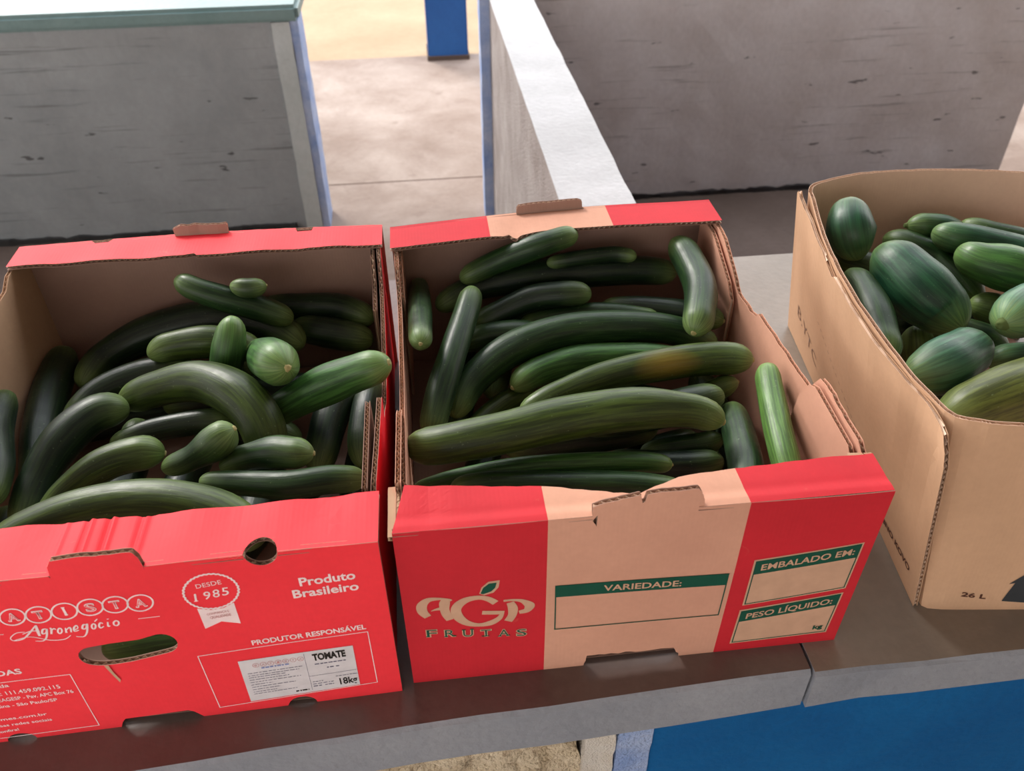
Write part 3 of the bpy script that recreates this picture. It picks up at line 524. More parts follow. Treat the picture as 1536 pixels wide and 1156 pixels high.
ol = [(-.003, 0), (.520, 0), (.520, H-T-.001), (.466, H-T-.001), (.455, .205), (.44, .185)] + ragged((.43, .177), (.345, .172), 9, .0012, rnd) + ragged((.345, .172), (.300, .158), 5, .001, rnd) + ragged((.300, .158), (.235, .158), 5, .001, rnd) + ragged((.235, .158), (.205, .172), 4, .001, rnd) + [(.200, .175), (.188, .176), (.186, .204), (.178, .2115)] + ragged((.17, .212), (.054, .2135), 14, .0008, rnd) + [(.052, H-T-.001), (-.003, H-T-.001)]
board('side_panel', ol, lright, lb, [M_KRAFT_SHADE, M_RED_L, M_RED_L, M_CORE], step=.016)
def ltabr(u, v, w): return Vector((-.0215-w, u, v))
board('corner_tab', [(.002, .05), (.180, .05), (.185, .19), (.181, .2055), (.060, .2085), (.056, .204), (.002, .204)][::-1], ltabr, lb, [M_KRAFT_SHADE, M_KRAFT_SHADE, M_CORE], step=.03)
board('corner_tab', [(.40, .02), (.512, .02), (.512, .204), (.46, .204), (.44, .175), (.40, .165)][::-1], ltabr, lb, [M_KRAFT_SHADE, M_KRAFT_SHADE, M_CORE], step=.03)
def lleft(u, v, w): return Vector((-.4515-w, u, v))
ol = [(.516, 0), (-.008, 0), (-.008, H-T-.001), (.052, H-T-.001)] + ragged((.054, .200), (.46, .200), 24, .0009, rnd) + [(.462, H-T-.001), (.516, H-T-.001)]
lhole = arcpts(.305, .120, .038, .022, 0, 345, 22)
board('side_panel', ol[::-1], lleft, lb, [M_KRAFT, M_RED_L, M_RED_L, M_CORE], step=.016)
board('base_panel', [(-.4495, -.005), (-.0225, -.005), (-.0225, .510), (-.4495, .510)], mbase, lb, [M_KRAFT_SHADE]*3, step=.1, period=.02)
# print
LF = lfront
UU = lambda pts: [[p[0]-LX, *p[1:]] for p in pts]
ink_strokes('logo_rings', LF, STK['discs'], M_INKW, lp, dx=LX, kw=.9)
for (cx, cy), ch in zip(STK['discc'][1:], 'ATISTA'):
    w_ = .0042 if ch != 'I' else .0010; cx -= LX
    lettering(ch, LF, (cx-w_, cy-.0050), (cx+w_, cy-.0047), .0100, M_INKW, lp, 'logo_letter', bold=.035)
    if ch != 'I': lettering(ch, LF, (cx-w_*.86, cy-.0046), (cx+w_*.86, cy-.0043), .0092, M_RED_L, lp, 'letter_inside', bold=-.022, lift=.0006)
    if ch in 'ATI':
        sy = [-.0050] + ([.0040] if ch == 'I' else [])
        for y_ in sy:
            ink_poly('serif', LF, [[(cx-x_-.0014, cy+y_), (cx-x_+.0014, cy+y_), (cx-x_+.0014, cy+y_+.0011), (cx-x_-.0014, cy+y_+.0011)] for x_ in ((-.0033, .0033) if ch == 'A' else (0,))], M_INKW, lp)
ink_strokes('script_lettering', LF, STK['agro'], M_INKW, lp, dx=LX, kw=1.05)
ink_strokes('rule', LF, STK['rule'], M_INKW, lp, dx=LX)
ink_strokes('seal_ring', LF, STK['seal'], M_INKW, lp, dx=LX)
ink_poly('seal_ribbon', LF, [[(p[0]-LX, p[1]) for p in STK['ribbon']]], M_INKW, lp)
lettering('DESDE', LF, (U(-.1585), .1826), (U(-.1385), .1846), .0052, M_INKW, lp, bold=.0)
for k, ch in enumerate('1985'):
    x = U(-.1632+k*.0074); y = .1672+.0011*k
    lettering(ch, LF, (x, y), (x+(.0054 if k else .0017), y), .0098, M_INKW, lp, 'digit', bold=.006, skew=.12)
ink_poly('serif', LF, [[(U(-.1640), .1671), (U(-.1606), .1672), (U(-.1606), .1679), (U(-.1640), .1678)]], M_INKW, lp)
lettering('CONFIAN\u00c7A E', LF, (U(-.1580), .1480), (U(-.1400), .1492), .0030, M_FAINT, lp, lift=.0006)
lettering('QUALIDADE', LF, (U(-.1565), .1432), (U(-.1395), .1442), .0032, M_FAINT, lp, lift=.0006, bold=.01)
lettering('Produto', LF, (U(-.0790), .1712), (U(-.0335), .1736), .0105, M_INKW, lp, bold=.024)
lettering('Brasileiro', LF, (U(-.0865), .1568), (U(-.0325), .1592), .0105, M_INKW, lp, bold=.024)
lettering('PRODUTOR RESPONS\u00c1VEL', LF, (U(-.1310), .1005), (U(-.0330), .1045), .0068, M_INKW, lp, bold=.026)
ink_poly('field_border', LF, frame_poly((U(-.1780), .0118), (U(-.0326), .0204), (U(-.0324), .1000), (U(-.1782), .0947), .0008), M_INKW, lp)
# shipping label
LQ = [(U(-.1478), .0798), (U(-.1492), .0155), (U(-.0485), .0208), (U(-.0476), .0828)]
def lab(a, b):   # a 0..1 across, b 0..1 up
    bl, br, tr, tl = LQ[1], LQ[2], LQ[3], LQ[0]
    return ((bl[0]*(1-a)+br[0]*a)*(1-b)+(tl[0]*(1-a)+tr[0]*a)*b, (bl[1]*(1-a)+br[1]*a)*(1-b)+(tl[1]*(1-a)+tr[1]*a)*b)
sk = board_label = ink_poly('shipping_label', LF, [[lab(0, 0), lab(1, 0), lab(1, 1), lab(0, 1)]], M_LABEL, lp, lift=.0005)
tag(sk, 'white shipping label with black print')
def ltxt(s, a0, b0, a1, h, m=M_GREYINK, bold=.0, name='label_lettering'):
    o = lettering(s, LF, lab(a0, b0), lab(a1, b0), h, m, lp, name, bold=bold, lift=.0008); return o
ltxt('TOMATE', .635, .775, .925, .0098, M_BLACK, .045)
# print too small to read: rows of tiny dark dashes
def dashes(a0, a1, b, h, m=M_GREYINK, seed=0):
    r_ = random.Random(seed); out = []; a = a0
    while a < a1:
        w = r_.uniform(.012, .045); e = min(a+w, a1); out.append([lab(a, b), lab(e, b), lab(e, b+h), lab(a, b+h)]); a = e+r_.uniform(.006, .012)
    return ink_poly('fine_print', LF, out, m, lp, lift=.0008)
for i, (b_, a0, a1, h_) in enumerate(((.67, .64, .92, .022), (.555, .74, .80, .025), (.555, .82, .85, .02), (.305, .80, .99, .012), (.245, .585, .68, .014), (.19, .585, .77, .014), (.13, .585, .66, .022), (.13, .69, .77, .018))): dashes(a0, a1, b_, h_, seed=i)
for i, (b_, a1) in enumerate(((.68, .53), (.625, .50), (.575, .38), (.52, .40), (.46, .50), (.40, .24), (.34, .44), (.28, .30), (.22, .26), (.17, .44))): dashes(.05, a1, b_, .011, seed=20+i)
dashes(.42, .54, .07, .03, M_BLACK, 40)
ltxt('18kg', .825, .085, .985, .0105, M_BLACK, .02)
ink_poly('label_rule', LF, [[lab(.565, .05), lab(.568, .05), lab(.568, .97), lab(.565, .97)], [lab(.57, .40), lab(.99, .40), lab(.99, .407), lab(.57, .407)]], M_GREYINK, lp, lift=.0007)
for k in range(7):
    cx, cy = lab(.14+k*.065, .86); ink_strokes('label_ring', LF, [[(cx+.0026*math.cos(a_*PI/6), cy+.0030*math.sin(a_*PI/6), .0004) for a_ in range(13)]], M_FAINT, lp, lift=.0008)
    lettering('BATISTA'[k], LF, (cx-.0011, cy-.0014), (cx+.0011, cy-.0014), .0028, M_FAINT, lp, 'label_letter', lift=.0009)
dashes(.18, .42, .765, .03, plain('blue_ink', (.25, .30, .55)), 50)
# contact block at the lower left
lettering('VENDAS', LF, (U(-.3630), .0985), (U(-.3205), .0995), .0072, M_INKW, lp, bold=.026)
ink_poly('field_border', LF, frame_poly((U(-.4200), .0060), (U(-.2865), .0080), (U(-.2851), .0905), (U(-.4000), .0890), .0008), M_INKW, lp)
for txt, x0, x1, y, h in (('Ltda', -.352, -.3370, .0820, .0046), ('IE: 111.459.092.115', -.353, -.2985, .0715, .0054), ('CEAGESP - Pav. APC Box 76', -.357, -.2905, .0625, .0050), ('Vila Leopoldina - S\u00e3o Paulo/SP', -.388, -.3070, .0530, .0046), ('batistagomes.com.br', -.392, -.3225, .0335, .0042), ('Acesse nossas redes sociais', -.397, -.3215, .0240, .0042), ('confira!', -.372, -.3530, .0150, .0040)):
    lettering(txt, LF, (U(x0), y), (U(x1), y+.0012), h, M_INKW, lp, bold=.012)
# torn paper strip hanging from the hand hole
ts = [(U(-.2545), .0985), (U(-.2510), .0985), (U(-.2500), .088), (U(-.2475), .076), (U(-.2490), .072), (U(-.2515), .083)]
ink_poly('torn_strip', LF, [ts], M_KRAFT, lp, lift=.0012)

# ================================================================= right box (plain kraft)
rb = empty('cardboard_box', (.70, .28, 0))
tag(rb, 'plain brown cardboard box with rounded rim and black arrow print, holding fat cucumbers', 'box', 'open produce boxes on the counter')
RH = .235
RT = [(.875, .505), (.855, .523), (.757, .545), (.645, .550), (.578, .533), (.5560, .5220), (.5450, .505), (.5405, .485), (.5115, .372), (.4935, .250), (.4895, .130), (.4938, .080), (.4962, .066), (.5020, .0570), (.5180, .0500), (.5500, .0400), (.700, .0150), (.850, .000), (.868, .003)]
RB = [(.900, .455), (.896, .478), (.800, .488), (.690, .500), (.600, .508), (.5860, .5085), (.5790, .5050), (.5760, .490), (.5630, .375), (.5485, .245), (.5350, .125), (.5290, .070), (.5250, .036), (.5270, .0250), (.5370, .0210), (.5700, .0160), (.720, -.0010), (.880, -.018), (.893, -.012)]
acc = [0.]
for a, b in zip(RT, RT[1:]): acc.append(acc[-1]+math.hypot(b[0]-a[0], b[1]-a[1]))
def rpath(P, u):
    i = 0
    while i < len(acc)-2 and acc[i+1] < u: i += 1
    a = (u-acc[i])/(acc[i+1]-acc[i]); p0, p1, p2, p3 = P[max(i-1, 0)], P[i], P[i+1], P[min(i+2, len(P)-1)]
    a = min(max(a, 0), 1)
    return Vector([.5*((2*p1[c])+(-p0[c]+p2[c])*a+(2*p0[c]-5*p1[c]+4*p2[c]-p3[c])*a*a+(-p0[c]+3*p1[c]-3*p2[c]+p3[c])*a**3) for c in range(2)])
def rmap(u, v, w):
    t = v/RH; u = min(max(u, 0), acc[-1]-1e-5)
    def P(x): return rpath(RB, x)*(1-t)+rpath(RT, x)*t
    p = P(u); e = .002; d = P(min(u+e, acc[-1]-1e-5))-P(max(u-e, 0)); d = d.normalized()
    n = Vector((-d.y, d.x)); n = -n     # outward
    return Vector((p.x+n.x*(w-T), p.y+n.y*(w-T), v))
rr = random.Random(4)
ol = [(0, 0), (acc[-1]-.001, 0), (acc[-1]-.001, RH)] + ragged((acc[-1]-.001, RH), (acc[12], RH), 30, .0006, rr) + ragged((acc[12], RH), (acc[6], RH), 30, .0009, rr) + ragged((acc[6], RH), (0, RH), 30, .0004, rr)
RM = [M_KRAFT_SHADE, M_KRAFT_TAN, M_KRAFT_TAN, M_CORE]
RMI = [paper('kraft_back_inside', (.62, .42, .31), (.55, .365, .265)), M_KRAFT_TAN, M_KRAFT_TAN, M_CORE]
rw = board('wall_sheet', ol, rmap, rb, RMI, step=.012)
RL0, RL1 = Vector((.5750, .530, .001)), Vector((.5165, .026, .001)); RT0, RT1 = Vector((.5330, .508, RH)), Vector((.4795, .030, RH))
RW = (RL0-RL1).length
RTX = [(.030, .4795), (.0375, .481), (.0526, .4855), (.090, .4870), (.1235, .4835), (.185, .4815), (.244, .4855), (.293, .4915), (.370, .5045), (.459, .5225), (.510, .5320)]
def rflap(u, v, w):
    s = u/RW; t = v/RH
    p = (RL1*(1-s)+RL0*s)*(1-t)+(RT1*(1-s)+RT0*s)*t
    y = p.y; xs = RTX[0][1]
    for (ya, xa), (yb_, xb) in zip(RTX, RTX[1:]):
        if y >= ya: a = min((y-ya)/(yb_-ya), 1); a = a*a*(3-2*a)*.35+a*.65; xs = xa+(xb-xa)*a
    xl = .5165+(.5750-.5165)*s
    return Vector((xl*(1-t)+xs*t+T-w, p.y, p.z))
ol = [(0, 0), (RW, 0), (RW+.002, RH-.004), (RW-.004, RH+.001), (RW-.012, RH-.004)] + ragged((RW-.02, RH-.004), (.34, RH-.004), 12, .0006, rr) + [(.335, RH-.008), (.30, RH-.010)] + ragged((.29, RH-.005), (.03, RH-.004), 18, .0009, rr) + [(.016, RH-.008), (.004, RH-.020), (0, RH-.035)]
rf = board('side_flap', ol, rflap, rb, [M_KRAFT, M_KRAFT_TAN, M_KRAFT_TAN, M_CORE], step=.014, flute='u')
board('base_panel', [(.537, .035), (.86, -.003), (.885, .455), (.590, .492)], mbase, rb, [M_KRAFT_SHADE]*3, step=.1, period=.02)
# print: front
def rfront(u, v, w):   # u = x on the front wall
    lo, hi = acc[13], acc[17]
    for _ in range(22):
        m = (lo+hi)/2
        if rmap(m, v, w).x < u: lo = m
        else: hi = m
    return rmap(lo, v, w)
lettering('26 L', rfront, (.5580, .0205), (.5840, .0165), .0062, M_BROWNINK, rw, bold=.03, lift=.0006)
ink_poly('arrow_mark', rfront, [[(.6010, .0385), (.6065, .0400), (.6010, .0135), (.6350, .0100), (.6360, .0370), (.6420, .0365), (.6200, .0610)]], plain('dark_slate_ink', (.035, .040, .045)), rw, lift=.0006)
# print: side flap. u runs from the front corner backwards
RF = rflap
def sideword(txt, u0, u1, v0, v1, h, m, bold=.02):
    # reads along the flap, letters upright; mirrored u because the flap faces left
    f = lambda a, b, w: RF(u0+u1-a, b, w)
    return lettering(txt, f, (u0, v0), (u1, v1), h, m, rf, bold=bold, lift=.0005)
sideword('ABNO KOVO', .022, .108, .0225, .0285, .0075, M_BROWNINK, .03)
sideword('B.YTC', .360, .462, .056, .036, .019, plain('faded_ink', (.22, .12, .08)), -.01)
dash = []
for k in range(15):
    u0 = .360-k*.0122; v0 = .116-.0028*k
    dash.append([(u0-.006, v0-.001), (u0, v0), (u0, v0+.0011), (u0-.006, v0+.0001)])
u0 = .360-15*.0122; v0 = .116-.0028*15
for k in range(4): dash.append([(u0, v0-.010-k*.010), (u0+.0014, v0-.010-k*.010), (u0+.0014, v0-.004-k*.010), (u0, v0-.004-k*.010)])
ink_poly('dashed_line', RF, dash, plain('faded_ink_line', (.25, .14, .10)), rf)

# ================================================================= cucumbers
CUC = {"L1":[[-0.3823,0.0899,0.125,0.0085],[-0.3432,0.112,0.14,0.0185],[-0.2891,0.1221,0.15,0.0211],[-0.2269,0.12,0.155,0.0218],[-0.1712,0.1068,0.15,0.0205],[-0.1311,0.0862,0.14,0.0135]],
"L2":[[-0.3648,0.1633,0.0899,0.0094],[-0.3398,0.1893,0.1099,0.015],[-0.3012,0.2039,0.1299,0.0177],[-0.265,0.2111,0.1349,0.0185],[-0.2415,0.2134,0.1299,0.0083]],
"L3":[[-0.3867,0.1632,0.0829,0.0108],[-0.3797,0.2141,0.1022,0.0188],[-0.3589,0.2573,0.1217,0.0215],[-0.3288,0.286,0.1316,0.0204],[-0.2972,0.2966,0.127,0.0119]],
"L4":[[-0.3172,0.3203,0.115,0.0106],[-0.2732,0.3239,0.1302,0.0205],[-0.2193,0.311,0.1458,0.0239],[-0.1732,0.2756,0.1508,0.0253],[-0.1459,0.2421,0.1357,0.0242],[-0.1396,0.2162,0.1056,0.0157]],
"L5":[[-0.3136,0.2559,0.11,0.0072],[-0.2696,0.2699,0.115,0.0132],[-0.2188,0.2724,0.12,0.014],[-0.1843,0.2726,0.12,0.0074]],
"L6":[[-0.2411,0.1955,0.1251,0.0082],[-0.21,0.1909,0.1401,0.0128],[-0.1806,0.1885,0.1601,0.018],[-0.1671,0.1907,0.1701,0.0172],[-0.1584,0.192,0.1751,0.0079]],
"L7":[[-0.1815,0.1842,0.13,0.0068],[-0.1519,0.1868,0.14,0.0135],[-0.1207,0.1793,0.15,0.0174],[-0.0994,0.1704,0.155,0.0159],[-0.0822,0.1673,0.155,0.0066]],
"L8":[[-0.1964,0.1621,0.135,0.0066],[-0.1581,0.1507,0.14,0.0124],[-0.1078,0.1369,0.145,0.0142],[-0.0664,0.139,0.145,0.0143],[-0.0316,0.1407,0.14,0.0079]],
"L9":[[-0.1849,0.374,0.1847,0.0092],[-0.1845,0.3586,0.1795,0.0167],[-0.1904,0.3484,0.1592,0.0191],[-0.2014,0.3451,0.1239,0.0187],[-0.2096,0.3396,0.0937,0.0111]],
"L10":[[-0.1085,0.2558,0.1965,0.0097],[-0.1221,0.2749,0.1885,0.0241],[-0.139,0.3155,0.1666,0.0245],[-0.1534,0.3513,0.1469,0.0201],[-0.1635,0.3748,0.1323,0.0111]],
"L11":[[-0.1528,0.2779,0.11,0.0105],[-0.1166,0.281,0.13,0.0193],[-0.076,0.2757,0.155,0.0226],[-0.0329,0.2631,0.18,0.0199],[-0.0039,0.255,0.195,0.0084]],
"L12":[[-0.2928,0.3782,0.1369,0.0094],[-0.2683,0.3884,0.1419,0.0174],[-0.2246,0.3879,0.1461,0.0198],[-0.1925,0.3918,0.1354,0.0185],[-0.1666,0.3944,0.1201,0.0098]],
"L13":[[-0.3984,0.4099,0.0764,0.0116],[-0.3754,0.4569,0.0858,0.0205],[-0.3228,0.4818,0.1002,0.0243],[-0.248,0.4849,0.1148,0.0243],[-0.1735,0.4656,0.1141,0.0232],[-0.1225,0.4316,0.0991,0.0119]],
"L14":[[-0.2633,0.4674,0.1873,0.0082],[-0.2423,0.4504,0.1828,0.0146],[-0.2091,0.4461,0.1684,0.0164],[-0.1686,0.4467,0.1499,0.0166],[-0.1306,0.4431,0.131,0.0101]],
"L15":[[-0.1966,0.4435,0.1873,0.0065],[-0.1753,0.4395,0.1843,0.0121],[-0.1536,0.4434,0.1839,0.0073]],
"L16":[[-0.4352,0.4864,0.0802,0.0122],[-0.43,0.4085,0.0807,0.0223],[-0.4161,0.3216,0.0798,0.0216],[-0.3998,0.2427,0.0704,0.0117]],
"L17":[[-0.388,0.326,0.0831,0.0093],[-0.3571,0.367,0.0965,0.0191],[-0.3084,0.3847,0.1053,0.0201],[-0.2472,0.3849,0.1146,0.0113]],
"L18":[[-0.1825,0.5042,0.1131,0.0088],[-0.1374,0.4947,0.1177,0.0176],[-0.0761,0.4842,0.1173,0.0193],[-0.0328,0.458,0.1124,0.0104]],
"L19":[[-0.1391,0.4765,0.0983,0.0088],[-0.0848,0.4473,0.1034,0.0206],[-0.034,0.4331,0.0984,0.012]],
"L20":[[-0.0965,0.2265,0.07,0.0089],[-0.09,0.264,0.08,0.0197],[-0.0797,0.3095,0.09,0.0211],[-0.058,0.3571,0.09,0.0114]],
"L21":[[-0.0443,0.2236,0.0769,0.0089],[-0.044,0.2619,0.087,0.0182],[-0.0384,0.3022,0.097,0.0186],[-0.0328,0.345,0.0972,0.0096]],
"L22":[[-0.4437,0.341,0.1267,0.0076],[-0.4333,0.2812,0.1279,0.0173],[-0.4121,0.2158,0.1288,0.0184],[-0.4062,0.1677,0.12,0.0105]],
"M1":[[0.0133,0.1566,0.1648,0.0079],[0.0396,0.1392,0.178,0.0192],[0.0945,0.1391,0.1858,0.0205],[0.1676,0.1511,0.1887,0.0221],[0.2357,0.1583,0.1874,0.0218],[0.2955,0.1612,0.1768,0.0175],[0.3283,0.1489,0.1671,0.0047]],
"M2":[[0.0491,0.1116,0.1456,0.0064],[0.0905,0.1061,0.1507,0.0134],[0.1601,0.0985,0.1506,0.014],[0.2231,0.09,0.1505,0.0134],[0.2704,0.082,0.1455,0.0064]],
"M3":[[0.0132,0.1285,0.1309,0.0052],[0.0597,0.1313,0.14,0.0092],[0.1188,0.1277,0.1493,0.0111],[0.1836,0.1214,0.154,0.0111],[0.2357,0.1171,0.1538,0.0104],[0.2677,0.1146,0.1487,0.0052]],
"M4":[[0.1305,0.2238,0.1343,0.0058],[0.173,0.2409,0.1439,0.0146],[0.2323,0.2605,0.1488,0.0171],[0.3044,0.2745,0.149,0.0189],[0.3669,0.276,0.1496,0.019],[0.4027,0.2664,0.1506,0.0091]],
"M5":[[0.1304,0.3003,0.1096,0.0078],[0.1666,0.3228,0.1144,0.0175],[0.2162,0.3313,0.1193,0.0192],[0.2812,0.3301,0.119,0.0177],[0.3455,0.322,0.114,0.0097]],
"M6":[[0.0593,0.2683,0.1005,0.0091],[0.0819,0.3082,0.1152,0.0187],[0.1291,0.3436,0.1302,0.0207],[0.1962,0.3622,0.1404,0.021],[0.2704,0.3633,0.141,0.0203],[0.3374,0.361,0.1317,0.0181],[0.388,0.3402,0.1169,0.0098]],
"M7":[[0.0971,0.4259,0.1701,0.0083],[0.0879,0.3939,0.1653,0.0153],[0.0681,0.334,0.1507,0.0163],[0.048,0.2802,0.1312,0.0173],[0.0317,0.231,0.1066,0.0088]],
"M8":[[0.0293,0.2997,0.183,0.0066],[0.0296,0.3277,0.1757,0.0136],[0.0296,0.4068,0.1567,0.0147],[0.029,0.502,0.136,0.0106]],
"M9":[[0.3652,0.4872,0.185,0.0087],[0.3737,0.4515,0.18,0.0197],[0.373,0.3874,0.175,0.0204],[0.3555,0.3314,0.17,0.0188],[0.3424,0.3061,0.165,0.0092]],
"M10":[[0.0904,0.42,0.1175,0.0068],[0.1251,0.4236,0.1324,0.0152],[0.1725,0.4285,0.1485,0.0169],[0.214,0.4225,0.1549,0.0168],[0.2456,0.4263,0.1499,0.0085]],
"M11":[[0.0501,0.4508,0.1288,0.0086],[0.0999,0.4771,0.1386,0.0175],[0.1716,0.4874,0.144,0.0212],[0.2525,0.4897,0.1446,0.0213],[0.3257,0.4913,0.1401,0.0197],[0.375,0.4848,0.135,0.0108]],
"M12":[[0.0827,0.4678,0.1579,0.0069],[0.131,0.4735,0.1775,0.0154],[0.1776,0.4689,0.1971,0.016],[0.2127,0.4762,0.2038,0.0144],[0.2363,0.4838,0.2057,0.0068]],
"M13":[[0.1963,0.4768,0.1687,0.0052],[0.2398,0.4762,0.1737,0.0104],[0.2847,0.4808,0.1737,0.0104],[0.3133,0.4702,0.1737,0.0052]],
"M14":[[0.2608,0.4341,0.1222,0.0069],[0.3101,0.4205,0.1271,0.0154],[0.3647,0.3971,0.1299,0.0169],[0.4061,0.3743,0.1296,0.0083]],
"M15":[[0.1545,0.4203,0.1148,0.0068],[0.2058,0.419,0.1246,0.0136],[0.2633,0.4061,0.1315,0.0152],[0.3279,0.3881,0.129,0.0084]],
"M16":[[0.0754,0.3922,0.1076,0.0067],[0.1053,0.396,0.1176,0.0158],[0.1509,0.3912,0.122,0.0166],[0.1999,0.3809,0.1168,0.0083]],
"M17":[[0.4041,0.2336,0.167,0.0066],[0.3969,0.2097,0.167,0.0136],[0.3868,0.1619,0.1621,0.0144],[0.3775,0.1084,0.1571,0.0144],[0.3736,0.0686,0.1472,0.0076]],
"M18":[[0.3874,0.2614,0.125,0.0061],[0.3677,0.2591,0.12,0.013],[0.3379,0.252,0.11,0.0145],[0.3079,0.238,0.1,0.0076]],
"M19":[[0.3705,0.2327,0.1128,0.009],[0.3606,0.1777,0.1229,0.0178],[0.3459,0.1183,0.133,0.0181],[0.3293,0.0656,0.1331,0.0102]],
"M20":[[0.3525,0.1957,0.1027,0.0059],[0.3338,0.1937,0.0977,0.0125],[0.2972,0.195,0.0926,0.0132],[0.2605,0.1962,0.0876,0.0074]],
"M21":[[0.3452,0.1684,0.0942,0.0072],[0.311,0.1653,0.0943,0.0158],[0.2684,0.1705,0.0942,0.0158],[0.2228,0.1938,0.0842,0.0088]],
"M22":[[0.0728,0.2572,0.0781,0.0061],[0.0983,0.2834,0.0832,0.0133],[0.1283,0.3043,0.0882,0.0135],[0.1583,0.3194,0.0882,0.008]],
"R1":[[0.5994,0.4916,0.2201,0.0175],[0.5885,0.4659,0.2148,0.0275],[0.5833,0.4445,0.2045,0.0307],[0.5899,0.4347,0.1863,0.0257],[0.5969,0.4289,0.1735,0.0155]],
"R2":[[0.5809,0.5033,0.1452,0.0092],[0.5958,0.4639,0.1502,0.0196],[0.6205,0.4455,0.1479,0.0212],[0.6475,0.4192,0.1383,0.0122]],
"R3":[[0.565,0.3933,0.1736,0.0083],[0.5626,0.3532,0.1794,0.0194],[0.555,0.3031,0.1768,0.0225],[0.5478,0.259,0.1707,0.0188],[0.542,0.2282,0.1662,0.0088]],
"R4":[[0.6029,0.4018,0.2021,0.0166],[0.6091,0.3627,0.1981,0.0339],[0.6219,0.3254,0.1875,0.0379],[0.6427,0.3044,0.1732,0.033],[0.6562,0.2782,0.1634,0.0124]],
"R5":[[0.6599,0.4895,0.1647,0.0091],[0.6782,0.463,0.17,0.0177],[0.7125,0.4411,0.1578,0.0203],[0.7274,0.4028,0.1472,0.0199],[0.7467,0.3761,0.127,0.0103]],
"R6":[[0.6819,0.4812,0.1878,0.008],[0.7028,0.4768,0.1887,0.0169],[0.7317,0.4749,0.1827,0.0187],[0.7622,0.4627,0.1702,0.0089]],
"R7":[[0.7026,0.4523,0.1949,0.0087],[0.7135,0.4323,0.1953,0.0197],[0.7475,0.4251,0.19,0.0206],[0.7945,0.4139,0.1803,0.0206],[0.8332,0.3967,0.1707,0.0103]],
"R7b":[[0.7607,0.485,0.1833,0.0072],[0.7859,0.4617,0.1811,0.016],[0.8222,0.441,0.1759,0.0176],[0.853,0.4135,0.1713,0.0087]],
"R8":[[0.712,0.4022,0.1929,0.0101],[0.7162,0.3736,0.1948,0.023],[0.747,0.3573,0.1908,0.0286],[0.7931,0.341,0.18,0.0269],[0.8199,0.3228,0.1702,0.0121]],
"R9":[[0.7152,0.3583,0.1413,0.0101],[0.7298,0.3485,0.1415,0.0209],[0.7561,0.3418,0.1317,0.0226],[0.7815,0.3265,0.1218,0.0117]],
"R10":[[0.6372,0.3347,0.1267,0.0116],[0.6349,0.3236,0.1216,0.023],[0.6373,0.3159,0.1066,0.0231],[0.6428,0.3075,0.0864,0.0133]],
"R11":[[0.6684,0.3306,0.1308,0.0082],[0.6784,0.308,0.1358,0.0194],[0.7067,0.2989,0.1258,0.0219],[0.7283,0.2785,0.1157,0.0113]],
"R12":[[0.6596,0.2303,0.2018,0.0145],[0.6814,0.2432,0.2017,0.0265],[0.7194,0.2631,0.1969,0.0301],[0.7843,0.2936,0.1871,0.0234]],
"R13":[[0.6818,0.2519,0.1302,0.0078],[0.7043,0.2515,0.1352,0.0178],[0.7484,0.2526,0.1302,0.0203],[0.7935,0.2511,0.1202,0.011]],
"R14":[[0.5405,0.1966,0.165,0.01],[0.557,0.1952,0.17,0.0271],[0.5864,0.2014,0.175,0.0308],[0.6242,0.2252,0.17,0.028],[0.6579,0.2467,0.165,0.0151]],
"R15":[[0.547,0.1293,0.155,0.0136],[0.5832,0.1362,0.165,0.03],[0.6316,0.1449,0.175,0.0342],[0.6932,0.169,0.17,0.0325],[0.748,0.1984,0.16,0.0147]],
"L23":[[-0.282,0.036,0.052,0.009],[-0.25,0.037,0.058,0.019],[-0.19,0.038,0.062,0.022],[-0.145,0.036,0.062,0.021],[-0.115,0.034,0.06,0.01]],
"FL2":[[-0.4282,0.3604,0.0398,0.0097],[-0.3779,0.3819,0.0372,0.0195],[-0.3261,0.3963,0.0347,0.0195],[-0.2729,0.4036,0.0321,0.0195],[-0.2181,0.4037,0.0295,0.0097]],
"FL3":[[-0.2665,0.3654,0.0332,0.0097],[-0.2307,0.3596,0.0336,0.0195],[-0.1957,0.351,0.034,0.0195],[-0.1614,0.3396,0.0344,0.0195],[-0.128,0.3255,0.0348,0.0097]],
"FL5":[[-0.0579,0.1672,0.0348,0.0097],[-0.0564,0.2165,0.0353,0.0195],[-0.0526,0.2655,0.0358,0.0195],[-0.0467,0.3143,0.0363,0.0195],[-0.0385,0.3629,0.0368,0.0097]],
"FL7":[[-0.198,0.0997,0.033,0.0097],[-0.183,0.1477,0.0332,0.0195],[-0.1605,0.1909,0.0335,0.0195],[-0.1305,0.2293,0.0337,0.0195],[-0.0928,0.2627,0.0339,0.0097]],
"FL10":[[-0.3085,0.1796,0.0775,0.0097],[-0.3034,0.2183,0.0766,0.0195],[-0.3023,0.257,0.0757,0.0195],[-0.3052,0.2956,0.0748,0.0195],[-0.312,0.334,0.0739,0.0097]],
"FL11":[[-0.292,0.3683,0.0669,0.0097],[-0.2378,0.3784,0.0684,0.0195],[-0.1835,0.3823,0.0699,0.0195],[-0.1291,0.3798,0.0714,0.0195],[-0.0747,0.3711,0.0729,0.0097]],
"FL12":[[-0.2332,0.123,0.0677,0.0097],[-0.2421,0.163,0.0695,0.0195],[-0.2434,0.2026,0.0713,0.0195],[-0.2372,0.2417,0.073,0.0195],[-0.2234,0.2804,0.0748,0.0097]],
"FL13":[[-0.3517,0.425,0.0705,0.0097],[-0.3076,0.4185,0.0712,0.0195],[-0.2636,0.4169,0.0718,0.0195],[-0.2197,0.42,0.0725,0.0195],[-0.1758,0.4279,0.0732,0.0097]],
